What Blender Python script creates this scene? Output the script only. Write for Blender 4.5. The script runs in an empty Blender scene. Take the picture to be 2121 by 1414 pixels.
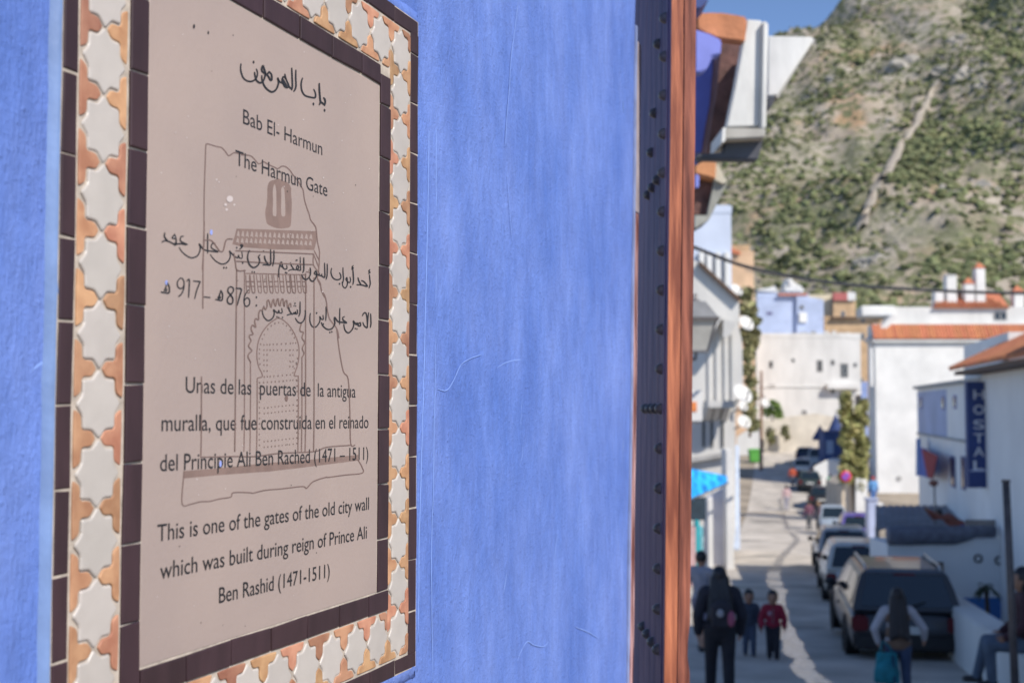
import bpy, bmesh, math, random
from mathutils import Vector, Matrix, noise
random.seed(7)
R = math.radians
scene = bpy.context.scene
col = scene.collection

# ------------------------------------------------------------------ camera, sky, sun, exposure
F = 2600.0                                   # focal length in photo pixels (photo 2121 x 1414)
EZ = 1.6                                     # eye height
PIT = math.atan(139 / F)
CP, SP = math.cos(PIT), math.sin(PIT)
cam = bpy.data.cameras.new('camera')
camo = bpy.data.objects.new('camera', cam); col.objects.link(camo)
camo.location = (0, 0, EZ); camo.rotation_euler = (R(90) + PIT, 0, 0)
cam.sensor_width = 36; cam.lens = F / 2121 * 36
cam.clip_start = .05; cam.clip_end = 3000
cam.dof.use_dof = True; cam.dof.focus_distance = 1.62; cam.dof.aperture_fstop = 6.8
cam.dof.aperture_blades = 9
scene.camera = camo

SUN_EL = R(42); SX, SY = .70, -.714          # towards the sun: to the right and behind
w = bpy.data.worlds.new('World'); scene.world = w; w.use_nodes = True
nt = w.node_tree; nt.nodes.clear()
sky = nt.nodes.new('ShaderNodeTexSky'); sky.sky_type = 'NISHITA'; sky.sun_disc = False
sky.sun_elevation = SUN_EL; sky.sun_rotation = math.atan2(SX, SY)
sky.altitude = 5500; sky.air_density = 1.0; sky.dust_density = .0; sky.ozone_density = 2.5
bg = nt.nodes.new('ShaderNodeBackground'); bg.inputs['Strength'].default_value = .15
ow = nt.nodes.new('ShaderNodeOutputWorld')
nt.links.new(sky.outputs[0], bg.inputs[0]); nt.links.new(bg.outputs[0], ow.inputs[0])
sl = bpy.data.lights.new('sun', 'SUN'); sl.energy = 4.0; sl.angle = R(.5); sl.color = (1, .935, .845)
so = bpy.data.objects.new('sun', sl); col.objects.link(so); so.location = (30, -20, 60)
sd = Vector((SX * math.cos(SUN_EL), SY * math.cos(SUN_EL), math.sin(SUN_EL)))
so.rotation_euler = sd.to_track_quat('Z', 'Y').to_euler()
vs = scene.view_settings
scene.display_settings.display_device = 'sRGB'
vs.view_transform = 'Standard'; vs.look = 'None'; vs.gamma = 1; vs.exposure = .45
scene.cycles.max_bounces = 8; scene.cycles.diffuse_bounces = 5
scene.cycles.use_denoising = True

# ------------------------------------------------------------------ pixel helpers (a place seen in the photo -> a point on a real surface)
def ray(px, py):
    u = (px - 1060.5) / F; v = (707 - py) / F
    return Vector((u, CP - SP * v, SP + CP * v))
def at(px, py, d):
    r = ray(px, py); k = d / r.y
    return Vector((r.x * k, d, EZ + r.z * k))
_h = ray(1971, 846); TH = math.atan2(_h.x, _h.y)
WT = Vector((math.sin(TH), math.cos(TH), 0)); WN = Vector((math.cos(TH), -math.sin(TH), 0)); WD = .68
WO = -WD * WN                                  # foot of the plaque wall plane, s = 0
def wall(px, py):
    r = ray(px, py); k = -WD / (r.x * WN.x + r.y * WN.y)
    return (k * (r.x * WT.x + r.y * WT.y), EZ + k * r.z)
def street_plane(px, py, c, m=.2):             # vertical plane X = m*Y + c, running along the street
    r = ray(px, py); k = c / (r.x - m * r.y)
    return Vector((r.x * k, r.y * k, EZ + r.z * k))
PROF = [(-30, 1.6), (6, 1.6), (9.5, 2.3), (13, 3.2), (16, 3.6), (19.5, 3.85), (26.5, 4.3), (38, 5.0), (71.5, 6.9), (85, 7.0), (100, 6.0),
        (115, 4.7), (130, 3.5), (150, 2.6), (175, 1.2), (260, 0)]
def gz(y):
    if y <= PROF[0][0]: return EZ - PROF[0][1]
    for (a, da), (b, db) in zip(PROF, PROF[1:]):
        if y <= b:
            return EZ - (da + (db - da) * (y - a) / (b - a))
    return EZ - PROF[-1][1]
def gp(px, d): p = at(px, 846, d); return Vector((p.x, d, gz(d)))

# ------------------------------------------------------------------ materials
def M(name, c, rough=.6, var=.15, scale=6, bump=0, bscale=60, stretch=(1, 1, 1), metallic=0, spec=.5, c2=None, island=0, coat=0,
      bstretch=None, detail=4, fac=(.35, .65), transmission=0):
    m = bpy.data.materials.new(name); m.use_nodes = True
    n = m.node_tree.nodes; l = m.node_tree.links; b = n['Principled BSDF']
    b.inputs['Roughness'].default_value = rough; b.inputs['Metallic'].default_value = metallic
    b.inputs['Specular IOR Level'].default_value = spec; b.inputs['Coat Weight'].default_value = coat
    b.inputs['Transmission Weight'].default_value = transmission
    tc = n.new('ShaderNodeTexCoord'); mp = n.new('ShaderNodeMapping'); mp.inputs['Scale'].default_value = stretch
    l.new(tc.outputs['Object'], mp.inputs[0])
    nz = n.new('ShaderNodeTexNoise'); nz.inputs['Scale'].default_value = scale; nz.inputs['Detail'].default_value = detail
    l.new(mp.outputs[0], nz.inputs['Vector'])
    rp = n.new('ShaderNodeValToRGB'); rp.color_ramp.elements[0].position = fac[0]; rp.color_ramp.elements[1].position = fac[1]
    lo = tuple(x * (1 - var) for x in c); hi = tuple(min(1, x * (1 + var)) for x in (c2 or c))
    rp.color_ramp.elements[0].color = (*lo, 1); rp.color_ramp.elements[1].color = (*hi, 1)
    l.new(nz.outputs['Fac'], rp.inputs[0]); out = rp.outputs[0]
    if island:
        g = n.new('ShaderNodeNewGeometry'); hs = n.new('ShaderNodeHueSaturation'); mr = n.new('ShaderNodeMapRange')
        mr.inputs['To Min'].default_value = 1 - island; mr.inputs['To Max'].default_value = 1 + island
        l.new(g.outputs['Random Per Island'], mr.inputs[0]); l.new(mr.outputs[0], hs.inputs['Value'])
        mr2 = n.new('ShaderNodeMapRange'); mr2.inputs['To Min'].default_value = .5 - island * .07; mr2.inputs['To Max'].default_value = .5 + island * .07
        mm = n.new('ShaderNodeMath'); mm.operation = 'FRACT'; mu = n.new('ShaderNodeMath'); mu.operation = 'MULTIPLY'; mu.inputs[1].default_value = 7.13
        l.new(g.outputs['Random Per Island'], mu.inputs[0]); l.new(mu.outputs[0], mm.inputs[0]); l.new(mm.outputs[0], mr2.inputs[0])
        l.new(mr2.outputs[0], hs.inputs['Hue']); l.new(out, hs.inputs['Color']); out = hs.outputs[0]
    l.new(out, b.inputs['Base Color'])
    if bump:
        m2 = n.new('ShaderNodeMapping'); m2.inputs['Scale'].default_value = bstretch or stretch; l.new(tc.outputs['Object'], m2.inputs[0])
        nb = n.new('ShaderNodeTexNoise'); nb.inputs['Scale'].default_value = bscale; nb.inputs['Detail'].default_value = 5
        l.new(m2.outputs[0], nb.inputs['Vector'])
        bp = n.new('ShaderNodeBump'); bp.inputs['Strength'].default_value = 1; bp.inputs['Distance'].default_value = bump
        l.new(nb.outputs['Fac'], bp.inputs['Height']); l.new(bp.outputs[0], b.inputs['Normal'])
    return m

# ------------------------------------------------------------------ mesh builder
BASE = {}
class MB:
    def __init__(s): s.v = []; s.f = []; s.m = []; s.cur = 0; s.smooth = False; s.sm = []
    def add(s, vs, fs):
        o = len(s.v); s.v += [tuple(p) for p in vs]
        for f in fs: s.f.append([i + o for i in f]); s.m.append(s.cur); s.sm.append(s.smooth)
        return s
    def hexa(s, p):                                       # 8 points, bottom ring then top ring
        return s.add(p, [(3, 2, 1, 0), (4, 5, 6, 7), (0, 1, 5, 4), (1, 2, 6, 5), (2, 3, 7, 6), (3, 0, 4, 7)])
    def box(s, x0, x1, y0, y1, z0, z1):
        return s.hexa([(x0, y0, z0), (x1, y0, z0), (x1, y1, z0), (x0, y1, z0), (x0, y0, z1), (x1, y0, z1), (x1, y1, z1), (x0, y1, z1)])
    def prism(s, pts, ext):                               # closed outline pushed along a vector
        n = len(pts); e = Vector(ext); a = [Vector(p) for p in pts]; b = [p + e for p in a]
        return s.add(a + b, [tuple(range(n)), tuple(range(2 * n - 1, n - 1, -1))] + [(i, i + n, (i + 1) % n + n, (i + 1) % n) for i in range(n)])
    def tube(s, pts, r, n=8, cap=True):
        pts = [Vector(p) for p in pts]; rs = r if isinstance(r, (list, tuple)) else [r] * len(pts)
        V = []; prev = None
        for i, p in enumerate(pts):
            t = (pts[min(i + 1, len(pts) - 1)] - pts[max(i - 1, 0)]).normalized()
            if prev is None:
                a = Vector((0, 0, 1)) if abs(t.z) < .9 else Vector((1, 0, 0))
                u = t.cross(a).normalized()
            else:
                u = (prev - t * prev.dot(t)).normalized()
            prev = u; vv = t.cross(u)
            for k in range(n):
                an = 2 * math.pi * k / n
                V.append(p + (u * math.cos(an) + vv * math.sin(an)) * rs[i])
        Fs = [(i * n + k, i * n + (k + 1) % n, (i + 1) * n + (k + 1) % n, (i + 1) * n + k) for i in range(len(pts) - 1) for k in range(n)]
        if cap: Fs += [tuple(range(n - 1, -1, -1)), tuple(range((len(pts) - 1) * n, len(pts) * n))]
        return s.add(V, Fs)
    def ball(s, c, r, nu=12, nv=8, rot=None):
        r = (r, r, r) if isinstance(r, (int, float)) else r; V = []; c = Vector(c)
        for j in range(nv + 1):
            ph = math.pi * j / nv
            for i in range(nu):
                th = 2 * math.pi * i / nu
                p = Vector((r[0] * math.sin(ph) * math.cos(th), r[1] * math.sin(ph) * math.sin(th), r[2] * math.cos(ph)))
                if rot is not None: p = rot @ p
                V.append(c + p)
        Fs = [(j * nu + i, (j + 1) * nu + i, (j + 1) * nu + (i + 1) % nu, j * nu + (i + 1) % nu) for j in range(nv) for i in range(nu)]
        return s.add(V, Fs)
    def capsule(s, a, b, ra, rb, n=10):
        a, b = Vector(a), Vector(b); t = (b - a).normalized() if (b - a).length > 1e-6 else Vector((0, 0, 1))
        pts, rs = [], []
        for k in range(4): an = math.pi / 2 * (k + .15) / 4; pts.append(a - t * ra * math.cos(an)); rs.append(ra * math.sin(an))
        pts.append(a); rs.append(ra); pts.append(b); rs.append(rb)
        for k in range(3, -1, -1): an = math.pi / 2 * (k + .15) / 4; pts.append(b + t * rb * math.cos(an)); rs.append(rb * math.sin(an))
        return s.tube(pts, rs, n)
    def lathe(s, prof, c=(0, 0, 0), n=20, rot=None):      # (r, z) profile
        c = Vector(c); V = []
        for r, z in prof:
            for k in range(n):
                a = 2 * math.pi * k / n; p = Vector((r * math.cos(a), r * math.sin(a), z))
                V.append(c + (rot @ p if rot is not None else p))
        Fs = [(i * n + k, i * n + (k + 1) % n, (i + 1) * n + (k + 1) % n, (i + 1) * n + k) for i in range(len(prof) - 1) for k in range(n)]
        return s.add(V, Fs)
    def frame(s, fn):                                     # move all the points
        s.v = [tuple(fn(Vector(p))) for p in s.v]; return s

def make(name, mb, mat, parent=None, local=False, smooth=None, fix=True, bevel=0, origin=None):
    me = bpy.data.meshes.new(name); V = mb.v
    if parent is not None:
        b = BASE.get(parent.name, Vector((0, 0, 0))) if not local else Vector((0, 0, 0))
        base = Vector(BASE.get(parent.name, (0, 0, 0)))
    else:
        if origin is not None: b = Vector(origin)
        else:
            xs = [p[0] for p in V]; ys = [p[1] for p in V]; zs = [p[2] for p in V]
            b = Vector(((min(xs) + max(xs)) / 2, (min(ys) + max(ys)) / 2, min(zs)))
        base = b
    me.from_pydata([(p[0] - b[0], p[1] - b[1], p[2] - b[2]) for p in V], [], mb.f)
    mats = mat if isinstance(mat, (list, tuple)) else [mat]
    for m_ in mats: me.materials.append(m_)
    if len(mats) > 1: me.polygons.foreach_set('material_index', mb.m)
    me.polygons.foreach_set('use_smooth', [bool(smooth)] * len(mb.f) if smooth is not None else mb.sm)
    me.update()
    if fix:
        bm = bmesh.new(); bm.from_mesh(me); bmesh.ops.recalc_face_normals(bm, faces=bm.faces)
        if bevel: bmesh.ops.bevel(bm, geom=[e for e in bm.edges if len(e.link_faces) == 2 and e.calc_face_angle(0) > .6], offset=bevel, segments=2, affect='EDGES', clamp_overlap=True)
        bm.to_mesh(me); bm.free()
    o = bpy.data.objects.new(name, me); col.objects.link(o)
    if parent is not None: o.parent = parent
    else: o.location = b
    BASE[o.name] = base
    return o
def tag(o, label=None, cat=None, group=None, kind=None):
    for k, v in (('label', label), ('category', cat), ('group', group), ('kind', kind)):
        if v: o[k] = v
    return o
def thing(name, label, cat, loc=(0, 0, 0), rz=0, group=None):
    o = bpy.data.objects.new(name, None); col.objects.link(o); o.empty_display_size = .2
    o.location = loc; o.rotation_euler = (0, 0, rz); BASE[o.name] = Vector(loc)
    return tag(o, label, cat, group)
def evaluated(mb, mods):                                  # run modifiers once, give back a plain builder
    me = bpy.data.meshes.new('tmp'); me.from_pydata(mb.v, [], mb.f); me.update()
    bm = bmesh.new(); bm.from_mesh(me); bmesh.ops.recalc_face_normals(bm, faces=bm.faces); bm.to_mesh(me); bm.free()
    o = bpy.data.objects.new('tmp', me); col.objects.link(o)
    for kind, kw in mods:
        md = o.modifiers.new(kind, kind)
        for k, v in kw.items(): setattr(md, k, v)
    dg = bpy.context.evaluated_depsgraph_get(); e = o.evaluated_get(dg); m2 = e.to_mesh()
    r = MB(); r.smooth = True
    r.add([v.co.copy() for v in m2.vertices], [tuple(p.vertices) for p in m2.polygons])
    e.to_mesh_clear(); bpy.data.objects.remove(o); bpy.data.meshes.remove(me)
    return r
def smooth_line(pts, k=4, closed=False):
    n = len(pts); out = []
    for i in range(n if closed else n - 1):
        p = [pts[(i + j) % n] if closed else pts[max(0, min(n - 1, i + j))] for j in (-1, 0, 1, 2)]
        for q in range(k):
            t = q / k
            out.append(tuple(.5 * (2 * p[1][a] + (p[2][a] - p[0][a]) * t + (2 * p[0][a] - 5 * p[1][a] + 4 * p[2][a] - p[3][a]) * t * t +
                                   (3 * p[1][a] - p[0][a] - 3 * p[2][a] + p[3][a]) * t ** 3) for a in range(len(pts[0]))))
    if not closed: out.append(tuple(pts[-1]))
    return out
# ------------------------------------------------------------------ the blue wall and its tiled plaque
def on_wall(s, h, z): return WO + WT * s + WN * h + Vector((0, 0, z))
blue = M('blue_limewash', (.098, .178, .515), .68, .04, 2.0, .0021, 300, (7, 7, 2.4), c2=(.108, .193, .537), bstretch=(1.0, 1.0, .22), detail=6)
def tune_blue(m):                                          # coarse plaster lumps under the brush marks, and worn darker patches
    n = m.node_tree.nodes; l = m.node_tree.links; b = n['Principled BSDF']
    bp = [x for x in n if x.type == 'BUMP'][0]; tc = [x for x in n if x.type == 'TEX_COORD'][0]
    nz = n.new('ShaderNodeTexNoise'); nz.inputs['Scale'].default_value = 16; nz.inputs['Detail'].default_value = 3
    l.new(tc.outputs['Object'], nz.inputs['Vector'])
    b2 = n.new('ShaderNodeBump'); b2.inputs['Distance'].default_value = .0035; b2.inputs['Strength'].default_value = .8
    l.new(nz.outputs['Fac'], b2.inputs['Height'])
    vo = n.new('ShaderNodeTexVoronoi'); vo.inputs['Scale'].default_value = 55; l.new(tc.outputs['Object'], vo.inputs['Vector'])
    r = n.new('ShaderNodeMapRange'); r.inputs['From Min'].default_value = .0; r.inputs['From Max'].default_value = .16; r.inputs['To Min'].default_value = 1; r.inputs['To Max'].default_value = 0
    l.new(vo.outputs['Distance'], r.inputs[0])
    b3 = n.new('ShaderNodeBump'); b3.inputs['Distance'].default_value = .0012; b3.inputs['Strength'].default_value = .8
    gn = n.new('ShaderNodeTexNoise'); gn.inputs['Scale'].default_value = 130; gn.inputs['Detail'].default_value = 6; gn.inputs['Roughness'].default_value = .75; l.new(tc.outputs['Object'], gn.inputs['Vector'])
    b4 = n.new('ShaderNodeBump'); b4.inputs['Distance'].default_value = .0032; b4.inputs['Strength'].default_value = .9; l.new(gn.outputs['Fac'], b4.inputs['Height']); l.new(b2.outputs[0], b4.inputs['Normal'])
    l.new(r.outputs[0], b3.inputs['Height']); l.new(b4.outputs[0], b3.inputs['Normal']); l.new(b3.outputs[0], bp.inputs['Normal'])
    # pigment: faded patches
    cr = [x for x in n if x.type == 'VALTORGB'][0]
    n3 = n.new('ShaderNodeTexNoise'); n3.inputs['Scale'].default_value = 3.2; n3.inputs['Detail'].default_value = 6; n3.inputs['Roughness'].default_value = .65
    mp = n.new('ShaderNodeMapping'); mp.inputs['Scale'].default_value = (1.6, 1.6, .7); l.new(tc.outputs['Object'], mp.inputs[0]); l.new(mp.outputs[0], n3.inputs['Vector'])
    r3 = n.new('ShaderNodeMapRange'); r3.inputs['From Min'].default_value = .3; r3.inputs['From Max'].default_value = .7; r3.inputs['To Min'].default_value = .86; r3.inputs['To Max'].default_value = 1.16
    l.new(n3.outputs['Fac'], r3.inputs[0])
    n5 = n.new('ShaderNodeTexNoise'); n5.inputs['Scale'].default_value = 70; n5.inputs['Detail'].default_value = 4; mp5 = n.new('ShaderNodeMapping'); mp5.inputs['Scale'].default_value = (1, 1, .35); l.new(tc.outputs['Object'], mp5.inputs[0]); l.new(mp5.outputs[0], n5.inputs['Vector'])
    r5 = n.new('ShaderNodeMapRange'); r5.inputs['From Min'].default_value = .3; r5.inputs['From Max'].default_value = .7; r5.inputs['To Min'].default_value = .91; r5.inputs['To Max'].default_value = 1.09; l.new(n5.outputs['Fac'], r5.inputs[0])
    mu = n.new('ShaderNodeMath'); mu.operation = 'MULTIPLY'; l.new(r3.outputs[0], mu.inputs[0]); l.new(r5.outputs[0], mu.inputs[1])
    hs = n.new('ShaderNodeHueSaturation'); l.new(cr.outputs[0], hs.inputs['Color']); l.new(mu.outputs[0], hs.inputs['Value'])
    r4 = n.new('ShaderNodeMapRange'); r4.inputs['From Min'].default_value = .3; r4.inputs['From Max'].default_value = .7; r4.inputs['To Min'].default_value = 1.06; r4.inputs['To Max'].default_value = .9
    l.new(n3.outputs['Fac'], r4.inputs[0]); l.new(r4.outputs[0], hs.inputs['Saturation'])
    l.new(hs.outputs[0], b.inputs['Base Color'])
tune_blue(blue)
pale_blue = M('pale_blue_paint', (.145, .225, .42), .6, .12, 20, .0008, 80)
WROT = math.pi / 2 - TH
gw = thing('plastered_wall', 'bright blue limewashed plaster wall that carries the tiled plaque', 'wall', on_wall(0, 0, 0), WROT)
def send(z): return 2.7271 + (z - .9974) * (2.8458 - 2.7271) / (2.5611 - .9974)
mb = MB(); mb.smooth = True
NS, NZ = 150, 130; RC = .035
cols = [('f', i / NS) for i in range(NS + 1)] + [('a', k / 8) for k in range(1, 9)] + [('r', k / 6) for k in range(1, 7)]
V = []
for j in range(NZ + 1):
    z = .0 + 4.2 * j / NZ
    e = send(z) + .004 * noise.noise(Vector((5, 0, z * 3)))
    for kind, t in cols:
        if kind == 'f': s = -1.5 + t * (e - RC + 1.5); h = 0; 
        elif kind == 'a': a = t * math.pi / 2; s = e - RC + RC * math.sin(a); h = -RC + RC * math.cos(a)
        else: s = e; h = -RC - t * .4
        dz = .0022 * noise.fractal(Vector((s * 3, h * 3, z * 2.2)), 1, 2, 3) if not (.78 < s < 1.6 and 1.2 < z < 2.18) else 0
        if s < .83 and kind == 'f': dz += .004 * min(1, (.83 - s) / .08) * (.6 + .5 * noise.noise(Vector((s * 9, 3, z * 4))))
        V.append((s, -(h + dz), z))
nc = len(cols)
mb.add(V, [(j * nc + i, j * nc + i + 1, (j + 1) * nc + i + 1, (j + 1) * nc + i) for j in range(NZ) for i in range(nc - 1)])
wall_surface = make('plaster', mb, blue, gw, local=True, smooth=True, fix=False)
run_blue = M('lit_ridge_blue', (.20, .31, .66), .6, .06, 30)  # wall paint made paler: the ridges' sunlit highlight is in the colour
# runs and ridges of old paint standing on the plaster
def ridge(mb, pts, r):
    pts = smooth_line([wall(*p) for p in pts], 5)
    pts = [(s + .0015 * noise.noise(Vector((s * 40, z * 40, 1))), 0, z) for s, z in pts]
    n = len(pts); rr = [r * .62 * (.7 + .5 * abs(noise.noise(Vector((i * .7, r * 900, 2))))) * min(1, .25 + min(i, n - 1 - i) / 3) for i in range(n)]
    mb.tube(pts, rr, 8); mb.v = [(x, y * .30 - .0003, z) for x, y, z in mb.v]
for pts, r in (([(1073, 0), (1066, 60), (1058, 120), (1054, 190), (1049, 250), (1046, 305)], .0022), ([(1050, 355), (1054, 420), (1060, 500)], .0014),
               ([(1087, 782), (1080, 840), (1078, 900), (1082, 940), (1068, 990), (1066, 1050), (1058, 1110), (1050, 1180), (1042, 1230)], .0019),
               ([(893, 62), (888, 300), (884, 520), (878, 760), (874, 900), (868, 1130), (866, 1330)], .0024), ([(905, 160), (903, 330), (904, 470), (902, 640)], .0019),
               ([(902, 700), (899, 860), (897, 1010), (893, 1180), (896, 1414)], .0021),
               ([(905, 805), (925, 808), (940, 785), (955, 755), (975, 742), (998, 734)], .0016), ([(1028, 762), (1050, 750), (1075, 745), (1100, 745)], .0014),
               ([(1200, 985), (1206, 1020), (1200, 1050), (1194, 1105)], .0013), ([(1158, 1080), (1150, 1140), (1147, 1180)], .0012),
               ([(1290, 208), (1291, 235)], .003), ([(1292, 905), (1290, 935)], .003), ([(1070, 1370), (1080, 1345), (1092, 1328), (1105, 1335), (1125, 1338), (1135, 1328)], .0016),
               ([(1190, 1297), (1205, 1303), (1225, 1312), (1240, 1322)], .0016), ([(30, 800), (60, 770), (95, 745)], .003), ([(8, 1222), (45, 1205), (70, 1195)], .0028)):
    mb = MB(); mb.smooth = True; ridge(mb, pts, r)
    make('paint_run', mb, pale_blue if r > .0029 and pts[0][0] > 1000 else run_blue, gw, local=True, smooth=True, fix=True)

# --- plaque
pq = thing('tiled_plaque', 'pink glazed plaque about the gate, framed by white stars and dark tile strips', 'plaque', on_wall(1.19, 0, 1.2), WROT)
PO = (1.19, 1.2)
KP = (WD - .0070) / WD                          # sizes were read on the wall plane; the glaze stands 7 mm nearer
def lp(s, h, z): return Vector((s * KP - PO[0], -h, EZ + (z - EZ) * KP - PO[1]))
grout = M('pale_grout', (.40, .34, .28), .85, .2, 60, .0006, 200)
panel_m = M('pink_glaze', (.302, .238, .214), .45, .03, 3, .00035, 160, c2=(.345, .268, .232))
dark_m = M('dark_brown_glaze', (.036, .018, .022), .45, .15, 40, .0004, 60, (1, 1, .3), island=.12, spec=.3)
star_m = M('white_star_glaze', (.425, .385, .348), .4, .04, 30, .0006, 45, island=.05)
terra_m = M('terracotta_glaze', (.37, .170, .088), .55, .15, 40, .0005, 120, c2=(.39, .21, .115), island=.22)
ink = M('black_lettering', (.012, .011, .013), .5, .1, 40)
brown_ink = M('brown_line_paint', (.150, .095, .080), .6, .1, 40)
brown_fill = M('brown_fill_paint', (.195, .130, .108), .6, .1, 60)
S0, S1, Z0, Z1 = .8335, 1.5575, 1.2575, 2.128
pS0, pS1, pZ0, pZ1 = .9495, 1.4350, 1.3712, 2.0113
cL, cR, cB, cT = .8868, 1.4985, 1.3120, 2.0720
def slab(mb, s0, s1, z0, z1, h0, h1, j=.0008):
    r = lambda: random.uniform(-j, j)
    b = .0013
    lo = [(s0 + r(), z0 + r()), (s1 + r(), z0 + r()), (s1 + r(), z1 + r()), (s0 + r(), z1 + r())]
    c = (sum(p[0] for p in lo) / 4, sum(p[1] for p in lo) / 4)
    rings = []
    for ins, h in ((0, h0), (0, h1 - b * .7), (b, h1)):
        rings.append([lp(p[0] + (ins if p[0] < c[0] else -ins), h, p[1] + (ins if p[1] < c[1] else -ins)) for p in lo])
    V = rings[0] + rings[1] + rings[2]
    mb.add(V, [(0, 1, 5, 4), (1, 2, 6, 5), (2, 3, 7, 6), (3, 0, 4, 7), (4, 5, 9, 8), (5, 6, 10, 9), (6, 7, 11, 10), (7, 4, 8, 11), (8, 9, 10, 11)])
mb = MB(); mb.hexa([lp(S0, -.02, Z0), lp(S1, -.02, Z0), lp(S1, .0061, Z0), lp(S0, .0061, Z0), lp(S0, -.02, Z1), lp(S1, -.02, Z1), lp(S1, .0061, Z1), lp(S0, .0061, Z1)])
make('grout_bed', mb, grout, pq, local=True)
mb = MB(); slab(mb, pS0, pS1, pZ0, pZ1, -.002, .0065, 0)
panel = make('panel', mb, panel_m, pq, local=True)
# painted mortar round the edge
mb = MB(); mb.smooth = True
def fillet(a, b, out, wdt):                                # a, b: (s, z) ends along the tile edge; out: outward dir
    n = 40; V = []
    for i in range(n + 1):
        t = i / n; s = a[0] + (b[0] - a[0]) * t; z = a[1] + (b[1] - a[1]) * t
        k = 1 + .25 * noise.noise(Vector((s * 25, z * 25, 4)))
        for q, h in ((-.0012, .0058), (.003, .0062), (wdt * .5 * k, .0048), (wdt * k, .0010), (wdt * k + .002, -.004)):
            V.append(lp(s + out[0] * q, h + .0006 * noise.noise(Vector((s * 60, z * 60, q * 300))), z + out[1] * q))
    mb.add(V, [(i * 5 + k, i * 5 + k + 1, (i + 1) * 5 + k + 1, (i + 1) * 5 + k) for i in range(n) for k in range(4)])
fillet((S0, Z0 - .02), (S0, Z1 + .02), (-1, 0), .009)
make('painted_edge', mb, pale_blue, pq, local=True, smooth=True)
mb = MB(); mb.smooth = True
fillet((S1, Z0 - .012), (S1, Z1 + .012), (1, 0), .013); fillet((S0 - .01, Z1), (S1 + .01, Z1), (0, 1), .016); fillet((S0 - .01, Z0), (S1 + .01, Z0), (0, -1), .016)
make('painted_edge', mb, blue, pq, local=True, smooth=True)
# dark strips
G = .0009
mb = MB()
def vstrip(mb, s0, s1, z0, z1, zj, L, h):
    z = zj
    while z > z0 - L: z -= L
    while z < z1:
        a, b = max(z + G, z0), min(z + L - G, z1)
        if b - a > .006: slab(mb, s0, s1, a, b, .001, h + random.uniform(-.0005, .0005))
        z += L
def hstrip(mb, s0, s1, z0, z1, sj, L, h):
    s = sj
    while s > s0 - L: s -= L
    while s < s1:
        a, b = max(s + G, s0), min(s + L - G, s1)
        if b - a > .006: slab(mb, a, b, z0, z1, .001, h + random.uniform(-.0005, .0005))
        s += L
vstrip(mb, S0 + .001, .8525, Z0, Z1, 1.877, .0686, .0075); vstrip(mb, 1.5318, S1 - .001, Z0 + .02, Z1 - .02, 1.876, .0680, .0075)
hstrip(mb, .8535, 1.5575, 2.1062, Z1 - .001, 1.40, .078, .0075); hstrip(mb, .8535, 1.556, Z0 + .001, 1.2775, 1.415, .075, .0075)
make('outer_strip', mb, dark_m, pq, local=True)
mb = MB()
vstrip(mb, .9222, pS0 - .0012, 1.3466, 2.0385, 1.83, .0695, .0085); vstrip(mb, pS1 + .0012, 1.4655, 1.372, 2.0265, 1.85, .0690, .0085)
hstrip(mb, pS0, 1.4345, 2.0125, 2.0375, 1.225, .078, .0085); hstrip(mb, pS0, 1.4650, 1.3462, 1.3702, 1.254, .078, .0085)
make('inner_strip', mb, dark_m, pq, local=True)
# stars and terracotta pieces
RS = .0300
def starpts(c, sx=1, sy=1, r=RS, rot=0):
    out = []
    for k in range(16):
        a = k * math.pi / 8 + rot; q = r if k % 2 == 0 else r * .775
        out.append((c[0] + q * math.cos(a) * sx, c[1] + q * math.sin(a) * sy))
    return out
def inset(poly, d):
    n = len(poly); ar = sum(poly[i][0] * poly[(i + 1) % n][1] - poly[(i + 1) % n][0] * poly[i][1] for i in range(n))
    sg = 1 if ar > 0 else -1; out = []
    for i in range(n):
        p0, p1, p2 = Vector(poly[i - 1]), Vector(poly[i]), Vector(poly[(i + 1) % n])
        e1 = (p1 - p0).normalized(); e2 = (p2 - p1).normalized()
        n1 = Vector((-e1.y, e1.x)) * sg; n2 = Vector((-e2.y, e2.x)) * sg
        b = n1 + n2
        if b.length < 1e-4: b = n1
        b.normalize(); k = d / max(.45, b.dot(n1))
        out.append(tuple(p1 + b * k))
    return out
def chaikin(poly, k=1, a=.25):
    for _ in range(k):
        o = []
        for i in range(len(poly)):
            p, q = poly[i], poly[(i + 1) % len(poly)]
            o.append((p[0] + (q[0] - p[0]) * a, p[1] + (q[1] - p[1]) * a)); o.append((q[0] - (q[0] - p[0]) * a, q[1] - (q[1] - p[1]) * a))
        poly = o
    return poly
def tile(mb, poly, h, b=.0016, dome=.0006, centre=None):
    n = len(poly); t1, t2 = random.uniform(-.012, .012), random.uniform(-.012, .012)
    ar = sum(poly[i][0] * poly[(i + 1) % n][1] - poly[(i + 1) % n][0] * poly[i][1] for i in range(n))
    if ar > 0: poly = poly[::-1]
    cx = sum(p[0] for p in poly) / n; cz = sum(p[1] for p in poly) / n; fx, fz = centre or (cx, cz)
    hh = lambda p, q: q + (p[0] - cx) * t1 + (p[1] - cz) * t2
    r0, r1, r2, r3 = poly, poly, inset(poly, b * .5), inset(poly, b * 1.4)
    V = [lp(p[0], .0015, p[1]) for p in r0] + [lp(p[0], hh(p, h - b * .8), p[1]) for p in r1] + [lp(p[0], hh(p, h - b * .25), p[1]) for p in r2] + [lp(p[0], hh(p, h + dome * .3), p[1]) for p in r3]
    Fs = [(k * n + i, k * n + (i + 1) % n, (k + 1) * n + (i + 1) % n, (k + 1) * n + i) for k in range(3) for i in range(n)] + [(3 * n + i, 3 * n + (i + 1) % n, 4 * n) for i in range(n)]
    V.append(lp(fx, h + dome * .5, fz)); mb.add(V, Fs)
ms, mt = MB(), MB()
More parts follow.
